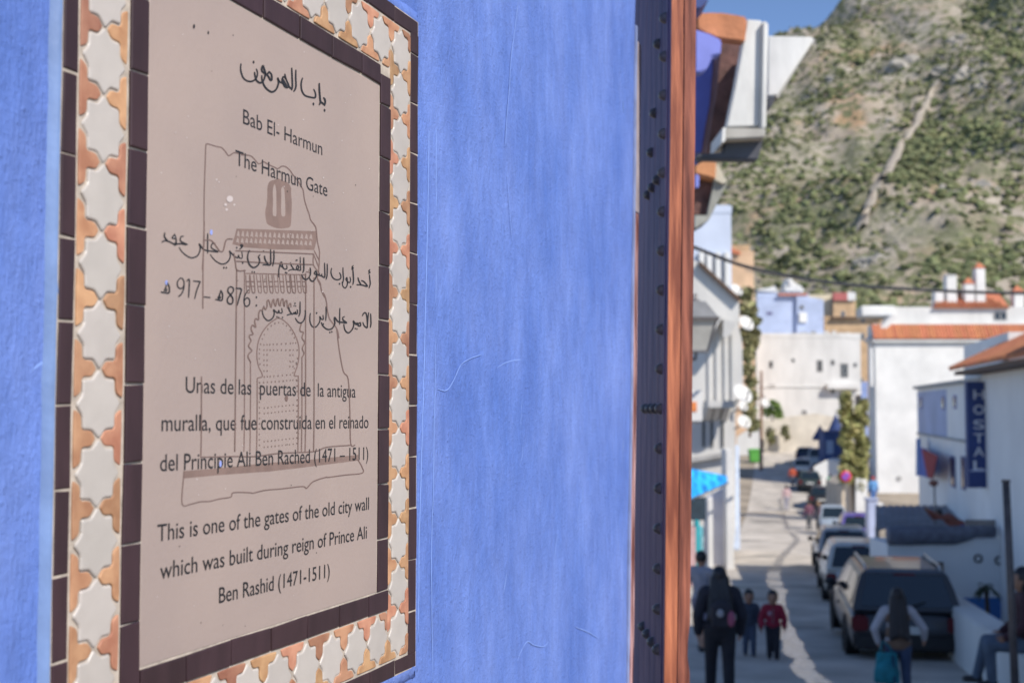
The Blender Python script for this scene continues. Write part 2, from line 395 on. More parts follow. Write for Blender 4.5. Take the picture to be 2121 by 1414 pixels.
PV, PH = (cT - cB) / 13, (cR - cL) / 10
stars = [(c, cB + i * PV, 1, 1) for c in (cL, cR) for i in range(14)] + [(cL + i * PH, c, 1.02, 1) for c in (cB, cT) for i in range(1, 10)]
for s, z, sx, sy in stars:
    poly = starpts((s + random.uniform(-.0006, .0006), z + random.uniform(-.0006, .0006)), sx, sy, RS * .975, random.uniform(-.035, .035))
    poly = [(p[0] + random.uniform(-.0005, .0005), p[1] + random.uniform(-.0005, .0005)) for p in poly]
    tile(ms, chaikin(poly, 1, .13), .0078 + random.uniform(-.0004, .0005), .0013, .0005)
HW = .0327
def half_cross(fn, p, q, half=0):                          # between neighbouring stars p apart, toward +x; fn maps (x, y) onto the band
    A = starpts((0, 0), 1, 1); B = starpts((0, p), 1, 1)
    up = [(HW * .89, .0045), A[1], A[2], A[3], (.0042, p / 2 - .0022), (.0030, p / 2)]; dn = [(.0042, p / 2 + .0022), B[13], B[14], B[15], (HW * .89, p - .0045)]
    if half == 1: poly = up[:-2] + [(.006, p / 2 - .001), (HW, p / 2 - .001), (HW, .0045)]
    elif half == 2: poly = [(HW, p / 2 + .001), (.006, p / 2 + .001)] + dn[1:] + [(HW, p - .0045)]
    else: poly = up + dn + [(HW, p - .0045), (HW, .0045)]
    poly = [fn(*v) for v in poly]
    poly = chaikin(inset(poly, .0011), 2, .2)
    tile(mt, poly, .0075 + random.uniform(-.0004, .0005), .0008, .0003, fn(HW * .72, p * (.5 if not half else .42 if half == 1 else .58)))
for i in range(13):
    z = cB + i * PV
    for c in (cL, cR):
        half_cross(lambda x, y, c=c, z=z: (c + x, z + y), PV, 0); half_cross(lambda x, y, c=c, z=z: (c - x, z + y), PV, 0)
for i in range(10):
    s = cL + i * PH
    for c, inner in ((cB, 1), (cT, -1)):
        half_cross(lambda x, y, c=c, s=s, k=-inner: (s + y, c + k * x), PH, 0)
        half_cross(lambda x, y, c=c, s=s, k=inner: (s + y, c + k * x), PH, 0, 2 if i == 0 else 1 if i == 9 else 0)
for c, kx in ((cL, -1), (cR, 1)):
    for d, kz in ((cB, -1), (cT, 1)):
        A = starpts((0, 0)); poly = [(HW * .89, .0045), A[1], A[2], A[3], (.0045, HW * .89), (.0045, HW), (HW, HW), (HW, .0045)]
        tile(mt, chaikin(inset([(c + kx * x, d + kz * y) for x, y in poly], .0015), 1, .2), .0078, .0010, .0006, (c + kx * HW * .86, d + kz * HW * .86))
make('star_tiles', ms, star_m, pq, local=True); make('cross_tiles', mt, terra_m, pq, local=True)

# --- lettering and line drawing, laid on the glaze
LAY = [0]
def nexth():
    LAY[0] = (LAY[0] + 1) % 10
    return .00672 + LAY[0] * .00004
def toP(px, py, h): s, z = wall(px, py); return lp(s, h, z)
def stroke(mb, pts, wd, T, k=4, taper=.75, extra=0):       # pts in zoom coordinates; T = (ox, oy, scale)
    ps = smooth_line([(float(p[0]), float(p[1])) for p in pts], k) if len(pts) > 2 else [tuple(map(float, p)) for p in pts]
    h = nexth() + extra; n = len(ps); L = []; Rr = []
    for i, p in enumerate(ps):
        a, b = ps[max(0, i - 1)], ps[min(n - 1, i + 1)]
        dx, dy = b[0] - a[0], b[1] - a[1]; q = math.hypot(dx, dy) or 1
        e = min(i, n - 1 - i) / max(1, n - 1) * 2; ww = wd / 2 * (taper + (1 - taper) * min(1, e * 2.2))
        L.append((p[0] - dy / q * ww, p[1] + dx / q * ww)); Rr.append((p[0] + dy / q * ww, p[1] - dx / q * ww))
    def cap(i, sgn):
        a, b = (ps[0], ps[1]) if i == 0 else (ps[-2], ps[-1]); an = math.atan2(b[1] - a[1], b[0] - a[0]); r = wd / 2 * taper
        c = ps[i]; st = an + math.pi / 2 if i == 0 else an - math.pi / 2
        return [(c[0] + r * math.cos(st + math.pi * k_ / 6), c[1] + r * math.sin(st + math.pi * k_ / 6)) for k_ in range(7)]
    f = lambda p: toP(T[0] + p[0] / T[2], T[1] + p[1] / T[2], h)
    mb.add([f(p) for p in L] + [f(p) for p in Rr], [(i, i + 1, n + i + 1, n + i) for i in range(n - 1)])
    for i in (0, -1): c = cap(i, 1); mb.add([f(p) for p in c], [tuple(range(7))])
def dot(mb, x, y, r, T, ry=None):
    h = nexth(); mb.add([toP(T[0] + (x + r * math.cos(a * .785)) / T[2], T[1] + (y + (ry or r) * math.sin(a * .785)) / T[2], h) for a in range(8)], [tuple(range(8))])
def fill(mb, pts, T, h): mb.add([toP(T[0] + p[0] / T[2], T[1] + p[1] / T[2], h) for p in pts], [tuple(range(len(pts)))])
A1, A2, A3, A4, A5, A6, A7, A8 = ((480, 110, 9.641), (560, 520, 7.857), (320, 460, 7.854), (480, 280, 7.068), (470, 460, 7.443), (490, 600, 7.068), (360, 780, 5.05), (400, 280, 5.05))
C4 = (440, 480, 2.945)
bl, bf, pf = MB(), MB(), MB()
Lw = 13
def line(pts, T, px=2.3, k=4): stroke(bl, pts, px * T[2], T, k, .95, -.0001)
line([(100, 1400), (120, 1100), (118, 900), (120, 600), (130, 300), (136, 130), (150, 92), (250, 120), (300, 130), (340, 170), (375, 215), (420, 190), (440, 185), (520, 200), (600, 215)], A8)
line([(150, 290), (270, 300), (330, 345), (400, 420), (470, 390), (540, 430), (630, 470), (680, 490), (740, 455), (800, 465), (860, 520), (900, 580), (960, 650), (1020, 750), (1050, 810), (1070, 950), (1110, 1080), (1140, 1160), (1160, 1240), (1230, 1340), (1240, 1400)], A4)
line([(1320, 0), (1370, 70), (1385, 150), (1400, 300), (1430, 440), (1430, 530), (1420, 740), (1400, 870), (1440, 960), (1480, 1100), (1530, 1190), (1545, 1300)], A5)
line([(775, 450), (820, 530), (835, 640), (890, 720), (920, 850), (930, 940), (960, 1080), (1010, 1160), (1060, 1220), (1100, 1300), (1120, 1410)], A2)
line([(760, 590), (775, 720), (800, 850), (830, 900), (840, 1100), (845, 1290), (870, 1300)], C4)
line([(815, 0), (805, 300), (795, 700), (790, 1400)], A3); line([(292, 0), (290, 600), (285, 840)], A7)
line([(815, 295), (930, 300), (1040, 440), (1060, 470), (1120, 465), (1170, 290), (1270, 275)], A3)
for x, yt in ((487.7, 559), (507, 559), (519.4, 748), (533.3, 785), (618.6, 778), (626, 740), (633.5, 566), (651, 575)): line([(x + (0 if x > 500 else 3), yt), (x, 850), (x - 1, 934)], (0, 0, 1))
for pts in ([(140, 440), (660, 462), (1335, 490)], [(130, 600), (700, 632), (1335, 655)], [(110, 480), (130, 600), (160, 740), (285, 745)], [(285, 790), (700, 800), (1210, 812)],
            [(1350, 440), (1400, 540), (1430, 590)], [(1340, 490), (1390, 620), (1420, 700)], [(1340, 490), (1338, 655), (1420, 770)], [(1230, 765), (1290, 775)]): line(pts, A5)
for i, x in enumerate((295, 360, 460, 550, 640, 725, 810, 910, 985, 1075, 1155)):
    d = 28 if i else 12; wd = 58
    line([(x, 815), (x + d, 1050), (x + d + 28, 1090), (x + wd + d - 10, 1060), (x + wd, 815)], A5, 1.7)
    line([(x + d * .45, 915), (x + wd + d * .4, 915)], A5, 2.2); line([(x + d * .75, 990), (x + wd + d * .7, 990)], A5, 2.2)
line([(210, 1060), (195, 1030), (170, 980), (185, 930), (228, 890), (180, 830), (190, 790), (215, 740), (190, 690), (200, 660), (245, 650), (220, 590), (220, 540), (240, 515), (285, 550), (270, 470), (282, 420), (325, 440), (325, 370), (345, 300), (380, 300),
      (400, 245), (425, 290), (450, 240), (450, 170), (470, 148), (490, 200), (510, 260), (525, 180), (545, 135), (555, 200), (575, 240), (590, 160), (610, 128), (620, 200), (640, 235), (655, 160), (680, 130), (690, 200), (700, 245), (715, 170), (740, 158), (745, 230), (755, 270), (775, 210), (795, 200), (800, 250)], A6, 2.4, 3)
line([(950, 500), (930, 570), (940, 610), (982, 622), (960, 700), (1000, 770), (965, 850), (990, 930), (960, 985)], A6, 2.2)
line([(305, 1310), (315, 1290), (378, 1272), (375, 1220), (330, 1130), (305, 1010), (305, 880), (330, 740), (390, 610), (480, 500), (560, 440), (620, 415), (690, 445), (780, 530), (860, 660), (910, 800), (920, 930), (900, 1090), (850, 1240), (862, 1258), (905, 1262)], A6, 2.3)
for x, y in [(620, 480), (685, 495), (735, 525), (790, 590), (820, 640), (850, 700), (565, 490), (510, 525), (460, 570), (410, 655), (380, 720), (355, 795), (340, 870), (335, 930), (335, 1005), (345, 1085), (890, 880), (895, 1000), (880, 1085), (850, 1150), (830, 1210)] + \
    [(x, 805 - (x - 405) * .06) for x in (405, 450, 490, 540, 595, 660, 725, 790, 830, 870)] + [(x, 880) for x in (405, 450, 495, 545, 600, 660, 725, 785, 835)] + [(x, y) for x in (405, 450) for y in (950, 1030, 1100, 1185)] + \
    [(x, y) for x in (785, 830) for y in (955, 1045, 1120)] + [(x, 1272 - (x - 410) * .08) for x in (410, 455, 495, 550, 610, 675, 740, 790)] + [(x, 1355 - (x - 400) * .08) for x in (340, 400, 455, 515, 570, 625, 685, 740, 790, 830, 880)]: dot(bl, x, y, 8, A6, 12)
for y in list(range(60, 210, 55)) + list(range(265, 730, 56)):
    dot(bl, 898, y, 7, A7, 8); dot(bl, 1291, y - 20, 7, A7, 8)
for y0 in (325, 382, 675, 735):
    for i in range(9): dot(bl, 948 + i * 38, y0 - i * 4, 6, A7, 7)
dot(bl, 1180, 225, 17, A7, 34)
line([(110, 985), (104, 1060), (90, 1330), (180, 1330), (280, 1305), (380, 1300), (480, 1275), (600, 1255), (625, 1210), (800, 1210), (830, 1215), (960, 1185), (1130, 1170), (1350, 1145), (1390, 1165), (1460, 1095), (1590, 1050), (1620, 1050), (1800, 1025), (1975, 1005), (1970, 940), (1930, 870)], A7, 2.2)
line([(285, 840), (640, 832), (850, 832), (1100, 800), (1470, 780), (1600, 735), (1850, 715)], A7)
fill(bf, [(110, 985), (480, 955), (900, 908), (1460, 862), (1935, 815), (1930, 875), (1460, 935), (1000, 990), (500, 1025), (105, 1062)], A7, .00655)
make('brown_shading', bf, brown_fill, panel, local=True); bf = MB()
fill(bf, smooth_line([(640, 650), (560, 680), (530, 760), (525, 900), (515, 1020), (495, 1130), (510, 1250), (540, 1310), (680, 1365), (830, 1355), (870, 1310), (880, 1150), (885, 1000), (875, 850), (870, 760), (820, 690), (740, 660), (680, 630)], 3, True), A4, .00655)
make('brown_shading', bf, brown_fill, panel, local=True); bf = MB()
fill(bf, [(155, 100), (700, 118), (1380, 140), (1385, 300), (1350, 430), (720, 420), (280, 390), (90, 340), (130, 200)], A5, .00655)
fill(pf, smooth_line([(632, 715), (610, 780), (605, 870), (610, 950), (605, 1150), (635, 1185), (658, 1160), (658, 900), (655, 800)], 3, True), A4, .0066)
fill(pf, smooth_line([(750, 755), (728, 800), (730, 900), (728, 1150), (760, 1190), (788, 1160), (785, 950), (775, 800)], 3, True), A4, .0066)
for i in range(17):
    x = 165 + i * 70
    fill(pf, [(x + 12, 128 + i * 3.3), (x + 30, 150 + i * 3.3), (x + 38, 235 + i * 2.4), (x + 20, 215 + i * 2.6), (x - 10, 212 + i * 2.6)], A5, .0066)
    fill(pf, [(x + 2, 236 + i * 3), (x + 22, 256 + i * 3), (x + 28, 330 + i * 2.6), (x + 10, 312 + i * 2.6), (x - 20, 310 + i * 2.6)], A5, .0066)
make('gate_drawing', bl, brown_ink, panel, local=True); make('brown_shading', bf, brown_fill, panel, local=True); make('drawing_highlights', pf, panel_m, panel, local=True)
ar = MB()
def S(T, wd, *strokes):
    for st in strokes: stroke(ar, st, wd, T)
S(A1, 36, [(1838, 895), (1862, 930), (1870, 985), (1856, 1045)], [(1856, 1035), (1800, 990), (1765, 985)], [(1748, 612), (1753, 760), (1768, 930), (1775, 985), (1752, 1028)],
  [(1645, 730), (1672, 790), (1680, 850), (1660, 895), (1560, 880), (1470, 850), (1412, 770), (1390, 650), (1400, 560), (1418, 505)], [(1285, 345), (1282, 500), (1288, 650), (1270, 725), (1243, 765)],
  [(1203, 305), (1208, 450), (1215, 600), (1213, 690), (1202, 735)], [(1200, 720), (1160, 685), (1130, 645)], [(1065, 425), (1092, 530), (1140, 650), (1112, 690), (1065, 672), (1030, 610), (1012, 545), (1022, 490), (1052, 478), (1088, 520)], [(1022, 520), (1060, 590), (1100, 660)],
  [(1030, 610), (960, 570), (918, 495), (935, 560), (935, 610), (900, 710), (840, 768), (780, 772), (700, 715), (645, 640), (628, 590), (605, 520), (602, 455)],
  [(750, 372), (795, 430), (802, 530), (775, 540), (742, 480), (710, 440), (680, 425)], [(750, 372), (722, 410), (690, 440)],
  [(680, 425), (648, 400), (610, 365), (600, 310), (625, 255), (652, 330), (675, 410), (658, 490), (628, 560), (568, 594), (505, 555), (470, 470), (458, 390)],
  [(500, 325), (520, 400), (505, 480), (470, 535), (390, 570), (300, 552), (232, 490), (192, 380), (182, 290), (190, 220)])
for x, y in ((1858, 1145), (1635, 1018), (440, 182)): dot(ar, x, y, 19, A1, 32)
make('arabic_lettering', ar, ink, panel, local=True); ar = MB()
S(A2, 21, [(1615, 385), (1622, 460), (1628, 530), (1610, 598)], [(1622, 300), (1605, 325), (1625, 345), (1600, 362)], [(1485, 478), (1530, 500), (1582, 572), (1500, 552), (1410, 545)], [(1428, 432), (1445, 490), (1480, 545)],
  [(1345, 300), (1352, 400), (1355, 480), (1345, 540)], [(1350, 235), (1332, 262), (1350, 275), (1325, 292)], [(1300, 425), (1310, 470), (1295, 510), (1260, 495), (1235, 460), (1250, 430), (1258, 500), (1252, 560), (1220, 600), (1185, 570), (1172, 505)],
  [(1185, 270), (1188, 380), (1195, 450), (1180, 520)], [(1130, 352), (1150, 400), (1142, 450), (1080, 465), (1020, 430), (990, 350), (1000, 280)], [(928, 210), (930, 300), (925, 400), (910, 458)], [(885, 195), (888, 300), (890, 400), (880, 428), (840, 405), (790, 390), (750, 370)],
  [(840, 372), (838, 400)], [(800, 362), (800, 390)], [(755, 380), (718, 365), (740, 322), (758, 380), (732, 450), (690, 490), (655, 470), (642, 440)], [(650, 270), (656, 340), (640, 410), (590, 460), (540, 440), (512, 385)],
  [(545, 108), (545, 200), (545, 300), (530, 348)], [(490, 100), (492, 200), (497, 300), (480, 312), (440, 300), (430, 262), (450, 238), (468, 260), (440, 300), (350, 300), (300, 318)], [(330, 190), (348, 240), (390, 298)],
  [(270, 232), (272, 285), (232, 290), (205, 258), (188, 180), (162, 200), (175, 245), (215, 262)], [(165, 200), (146, 280), (140, 340), (140, 420)],
  [(1635, 1020), (1638, 1100), (1640, 1180), (1630, 1238)], [(1602, 1002), (1590, 1100), (1582, 1200), (1576, 1245), (1530, 1212), (1508, 1160)], [(1502, 1048), (1520, 1012), (1552, 1002), (1572, 1060), (1580, 1180)],
  [(1465, 1160), (1470, 1212), (1430, 1210), (1442, 1172), (1462, 1165)], [(1430, 1205), (1410, 1162), (1402, 1195), (1350, 1132), (1360, 1190), (1335, 1270), (1272, 1328), (1216, 1280), (1197, 1190)],
  [(1205, 1065), (1180, 1080), (1187, 1120), (1245, 1165), (1170, 1155), (1100, 1142), (1050, 1075), (1042, 1110), (1050, 1180), (1002, 1258), (930, 1270), (862, 1220), (832, 1162)], [(1135, 930), (1132, 1050), (1132, 1190)],
  [(910, 905), (912, 1000), (905, 1128)], [(860, 1045), (865, 1110), (830, 1100), (808, 1062), (812, 1110), (800, 1160), (750, 1228), (690, 1228), (652, 1160), (646, 1070), (655, 1012)], [(570, 965), (572, 1030), (550, 1120), (500, 1168), (450, 1150), (412, 1092)],
  [(487, 825), (486, 920), (485, 1000), (467, 1058)], [(440, 955), (445, 1008), (420, 1018), (412, 985), (405, 1020), (385, 1000), (372, 1020), (330, 1022), (275, 1040)], [(300, 912), (315, 970), (350, 1015)])
for x, y, r in ((1128, 530, 12), (1308, 580, 12), (420, 150, 10), (440, 148, 10), (250, 348, 11), (272, 352, 11), (1385, 1258, 11), (1412, 1265, 11), (970, 1320, 11), (1002, 1312, 11), (755, 1005, 12), (865, 1185, 11), (402, 848, 11), (390, 890, 10), (416, 892, 10)): dot(ar, x, y, r, A2, r * 1.3)
S(A6, 19, [(665, 272), (670, 335), (632, 335), (622, 300), (612, 335), (590, 330), (545, 290), (555, 340), (540, 400), (500, 440), (455, 448), (402, 392), (382, 310), (402, 240)])
for x, y in ((595, 395), (620, 404), (675, 405)): dot(ar, x, y, 10, A6, 12)
make('arabic_lettering', ar, ink, panel, local=True); ar = MB()
S(A3, 22, [(1945, 465), (1945, 600), (1925, 708)], [(1890, 445), (1893, 580), (1888, 690), (1830, 690), (1765, 692)], [(1792, 550), (1802, 610), (1842, 675)], [(1715, 532), (1692, 565), (1710, 605), (1698, 680), (1620, 738), (1547, 690), (1517, 590), (1522, 520), (1545, 460)],
  [(1425, 485), (1432, 580), (1385, 580), (1372, 535), (1360, 580), (1310, 558), (1260, 510), (1225, 468), (1237, 520), (1230, 590), (1180, 658), (1100, 682), (1012, 640), (950, 580), (915, 528)],
  [(1432, 365), (1405, 372), (1420, 400), (1440, 380), (1425, 410), (1390, 440)], [(985, 345), (940, 355), (932, 420), (1040, 482), (960, 475), (870, 465), (800, 440), (760, 390), (730, 352), (745, 400), (745, 460), (700, 548), (600, 580), (505, 530), (442, 470), (407, 412)],
  [(870, 190), (868, 300), (868, 502)], [(472, 230), (432, 240), (430, 310), (538, 365), (430, 352), (360, 358), (330, 375), (345, 330), (362, 365)], [(345, 372), (290, 340), (230, 312), (170, 300), (125, 325)], [(328, 195), (352, 270), (358, 350)], [(330, 200), (290, 255), (335, 262)], [(168, 172), (165, 240), (215, 300)],
  [(210, 985), (240, 1050), (242, 1130), (220, 1152), (110, 1135)], [(185, 1062), (165, 1112), (205, 1110), (188, 1060), (210, 1000)], [(425, 908), (377, 970), (385, 1050), (430, 1080), (475, 1050), (485, 980), (460, 920), (425, 908)], [(485, 980), (480, 1080), (440, 1170), (397, 1208)],
  [(532, 958), (570, 932), (566, 1080), (558, 1222)], [(638, 957), (738, 967), (738, 985), (690, 1110), (657, 1242)], [(812, 1215), (905, 1225)], [(1080, 1108), (1107, 1160), (1107, 1250), (1085, 1272), (997, 1255)], [(1055, 1190), (1035, 1232), (1075, 1230), (1058, 1190), (1080, 1120)],
  [(1240, 1047), (1202, 1072), (1197, 1130), (1240, 1180), (1275, 1240), (1270, 1310), (1230, 1330), (1192, 1300), (1190, 1240), (1240, 1180), (1284, 1120), (1280, 1067), (1240, 1047)], [(1328, 1076), (1413, 1087), (1390, 1190), (1347, 1348)],
  [(1533, 1102), (1480, 1180), (1460, 1270), (1475, 1350), (1510, 1370), (1550, 1330), (1548, 1260), (1510, 1230), (1470, 1270)])
for x, y, r in ((1780, 472, 11), (1593, 810, 11), (1628, 812, 11), (1438, 665, 12), (1340, 415, 12), (1130, 740, 12), (1170, 740, 12), (1660, 1220, 12), (1658, 1352, 13)): dot(ar, x, y, r, A3, r * 1.4)
make('arabic_lettering', ar, ink, panel, local=True)
def text_mesh(body):
    cu = bpy.data.curves.new('t', 'FONT'); cu.body = body; cu.size = 1; cu.resolution_u = 4
    o = bpy.data.objects.new('t', cu); col.objects.link(o)
    dg = bpy.context.evaluated_depsgraph_get(); e = o.evaluated_get(dg); me = e.to_mesh()
    v = [tuple(p.co) for p in me.vertices]; f = [tuple(p.vertices) for p in me.polygons]
    e.to_mesh_clear(); bpy.data.objects.remove(o); bpy.data.curves.remove(cu)
    return v, f
CAP = text_mesh('H')[0]; CAP = max(v[1] for v in CAP)
def caption(body, p0, p1, cap=.0152, bold=.0):
    v, f = text_mesh(body); x0 = min(p[0] for p in v); x1 = max(p[0] for p in v)
    a, b = wall(*p0), wall(*p1); h = nexth(); lt = MB()
    lt.add([lp(a[0] + (b[0] - a[0]) * (p[0] - x0) / (x1 - x0), h, a[1] + (b[1] - a[1]) * (p[0] - x0) / (x1 - x0) + p[1] / CAP * cap) for p in v], f)
    make('text_line', lt, ink, panel, local=True)
caption('Bab El- Harmun', (504, 256), (668, 322)); caption('The Harmun Gate', (488, 341), (678.5, 407)); caption('Unas de las  puertas de  la antigua', (385, 813), (737, 823))
caption('muralla, que fue construida en el reinado', (335, 892.5), (763.5, 886)); caption('del Principie Ali Ben Rached (1471 – 1511)', (332, 975.5), (763, 951)); caption('This is one of the gates of the old city wall', (326, 1121), (764.5, 1054.5))
caption('which was built during reign of Prince Ali', (332, 1199), (760, 1114)); caption('Ben Rashid (1471-1511)', (454, 1248.5), (683, 1194))
# chips, pits and drips of paint on the glaze
ch = MB(); T1 = (0, 0, 1)
for x, y, r in [(476, 412, 7), (467, 424, 3), (486, 424, 2), (470, 434, 2.5), (449, 372, 2), (454, 377, 1.5)] + [(random.uniform(320, 770), random.uniform(60, 1330), random.uniform(.6, 1.5)) for _ in range(70)]:
    if wall(x, y)[1] > pZ1 - .01 or wall(x, y)[1] < pZ0 + .01: continue
    dot(ch, x, y, r, T1)
tag(make('glaze_chips', ch, M('chipped_glaze', (.50, .43, .41), .7, .1), panel, local=True), kind='stuff')
ck = MB()
for x, y, r in [(402, 55, 3), (432, 68, 2.5)] + [(random.uniform(320, 770), random.uniform(60, 1330), random.uniform(.7, 1.3)) for _ in range(25)]:
    if wall(x, y)[1] < pZ1 - .01: dot(ck, x, y, r * .7, T1, r * 1.5)
tag(make('dark_pits', ck, ink, panel, local=True), kind='stuff')
spot_m = M('lilac_paint_spot', (.25, .30, .62), .6, .1)
for x, y, r, ry in ((438, 481, 3, 6), (457, 960, 2.5, 7), (345, 585, 3, 5)): bd = MB(); dot(bd, x, y, r, T1, ry); make('paint_spot', bd, spot_m, panel, local=True)
# ------------------------------------------------------------------ the studded gate leaf and its jamb
wood = M('bare_cedar', (.33, .083, .034), .65, .35, 5, .0014, 30, (14, 14, .8), c2=(.44, .145, .062), detail=6)
navy = M('navy_painted_plank', (.095, .085, .215), .62, .3, 6, .0008, 30, (8, 8, .8), c2=(.175, .110, .165), spec=.15)
iron = M('dark_iron', (.13, .12, .12), .40, .2, 60, .0004, 200, metallic=.0, spec=.8)
def dl(p): return Vector((p.x + .0095 + .0177 * (p.z - 1.6), p.y + .08, p.z))
gl = thing('gate_leaf', 'open cedar gate leaf seen edge on, its navy face set with iron studs', 'door', (.37, 3.2, 0))
mb = MB(); mb.box(.3525, .398, 2.806, 4.05, .03, 3.4); make('core', mb.frame(dl), navy, gl)
mb = MB()
ys = [2.803, 2.824, 2.846, 2.868, 2.992, 3.118, 3.242, 3.367, 3.60, 3.83, 4.05]
for i, (a, b) in enumerate(zip(ys, ys[1:])):
    mb.box(.3465 + (.002 if i in (1, 2) else 0), .3535, a, b - .004, .03, 3.4)
make('planks', mb.frame(dl), navy, gl, bevel=.0012)
rng = random.Random(3)
def rough_board(x0, x1):
    mb = MB(); n = 90; V = []
    for i in range(n + 1):
        z = .03 + 3.37 * i / n; wv = .0012 * noise.noise(Vector((x0 * 40, 1, z * 2)))
        chip = .006 * max(0, noise.noise(Vector((x0 * 90, 7, z * 9))) - .25) * (2.2 if z < 1.25 and x1 > .39 else .5)
        V += [(x0 + wv, 2.797, z), (x1 + wv - chip, 2.797 + chip * .5, z), (x1 + wv - chip, 2.81, z), (x0 + wv, 2.81, z)]
    mb.add(V, [(i * 4 + k, i * 4 + (k + 1) % 4, (i + 1) * 4 + (k + 1) % 4, (i + 1) * 4 + k) for i in range(n) for k in range(4)] + [(0, 1, 2, 3), (4 * n + 3, 4 * n + 2, 4 * n + 1, 4 * n)])
    return mb.frame(dl)
make('edge_board', rough_board(.3460, .3740), wood, gl)
tag(make('edge_board', rough_board(.3765, .4030), M('weathered_cedar', (.18, .044, .022), .7, .35, 5, .0016, 30, (14, 14, .8), c2=(.30, .095, .050), detail=6), gl), 'darker weathered edge board')
mb = MB(); mb.smooth = True
mb.lathe([(.0, .0165), (.005, .016), (.0095, .0125), (.0125, .007), (.014, .001), (.0145, -.002)], n=16, rot=Matrix.Rotation(-math.pi / 2, 3, 'Y'))
st0 = make('stud', mb, iron, gl, local=True, smooth=True)
first = True
spots = [(2.918, 1.6 + .0945 * k) for k in range(-8, 14)] + [(y, z) for z in (2.17, 1.6, 1.03) for y in (3.03, 3.14, 3.25)] + [(3.05, 2.52), (3.12, 2.36), (3.18, 2.27), (3.05, .68), (3.14, .84)]
for y, z in spots:
    o = st0 if first else st0.copy()
    if not first: col.objects.link(o); o.parent = gl
    first = False
    o.location = Vector((.3563 + .0177 * (z - 1.6), y + .08, z)) - Vector((.37, 3.2, 0))
jb = thing('door_jamb', 'worn red jamb strip with pale blue paint along the wall end', 'door jamb', on_wall(2.8, -.03, 0))
def strip(s0, s1, h0, h1, wob, za=.02, zb=3.52):
    mb = MB(); n = 60; V = []
    for i in range(n + 1):
        z = za + (zb - za) * i / n; e = send(z); k = .006 * noise.noise(Vector((s0 * 50, 2, z * 4))) * wob
        V += [on_wall(e + s0, h0, z), on_wall(e + s1 + k, h0, z), on_wall(e + s1 + k, h1, z), on_wall(e + s0, h1, z)]
    return mb.add(V, [(i * 4 + k, i * 4 + (k + 1) % 4, (i + 1) * 4 + (k + 1) % 4, (i + 1) * 4 + k) for i in range(n) for k in range(4)] + [(0, 1, 2, 3), (4 * n + 3, 4 * n + 2, 4 * n + 1, 4 * n)])
make('painted_margin', strip(-.002, .016, -.004, -.10, 1, .02, 2.50), M('chalky_blue_paint', (.20, .25, .44), .7, .2, 14), jb)
make('pale_strip', strip(.0165, .070, -.008, -.11, 1.0, 2.06, 2.47), M('worn_pale_wood', (.34, .29, .31), .7, .2, 12), jb)
make('red_strip', strip(.0165, .075, -.010, -.11, 1.4, .02, 2.058), M('worn_red_wood', (.20, .052, .034), .6, .4, 12, .001, 60, (6, 6, .6), c2=(.42, .26, .26)), jb)

# ------------------------------------------------------------------ ground, street, water, mountain
earth = M('dry_earth', (.30, .25, .19), .95, .25, .4, .02, 8)
mb = MB(); xs = [-260, -120, -60, -30, -12, -4] + [i * 2.5 for i in range(0, 25)] + [75, 100, 140, 200, 320]; ysg = [-30, -10, 0, 3] + [6 + i * 2 for i in range(0, 88)] + [200, 240]
for y in ysg:
    for x in xs: mb.v.append((x, y, gz(y) - .006))
nx = len(xs); mb.f = [[j * nx + i, j * nx + i + 1, (j + 1) * nx + i + 1, (j + 1) * nx + i] for j in range(len(ysg) - 1) for i in range(nx - 1)]; mb.m = [0] * len(mb.f); mb.sm = [True] * len(mb.f)
tag(make('ground', mb, earth, smooth=True, fix=False), kind='structure')
asphalt = M('worn_concrete_street', (.43, .385, .33), .85, .12, .9, .008, 14, c2=(.50, .45, .39))
def street_edges(y):
    L = [(8, 0.4), (20, 1.6), (38, 5.4), (60, 10.4), (71, 12.8), (95, 18.0), (113, 21.8), (135, 27.0)]
    Rr = [(8, 4.6), (19.5, 6.9), (38, 11.8), (71, 20.0), (85, 22.4), (100, 25.5), (113, 27.6), (135, 31)]
    def ip(T):
        if y <= T[0][0]: return T[0][1]
        for (a, b), (c, d) in zip(T, T[1:]):
            if y <= c: return b + (d - b) * (y - a) / (c - a)
        return T[-1][1]
    return ip(L), ip(Rr)
mb = MB(); n = 0; Y = [8 + i * 1.5 for i in range(86)]
for y in Y:
    a, b = street_edges(y)
    for k in range(9): x = a + (b - a) * k / 8; mb.v.append((x, y, gz(y) + .004))
mb.f = [[j * 9 + i, j * 9 + i + 1, (j + 1) * 9 + i + 1, (j + 1) * 9 + i] for j in range(len(Y) - 1) for i in range(8)]; mb.m = [0] * len(mb.f); mb.sm = [True] * len(mb.f)
tag(make('street', mb, asphalt, smooth=True, fix=False), kind='structure')
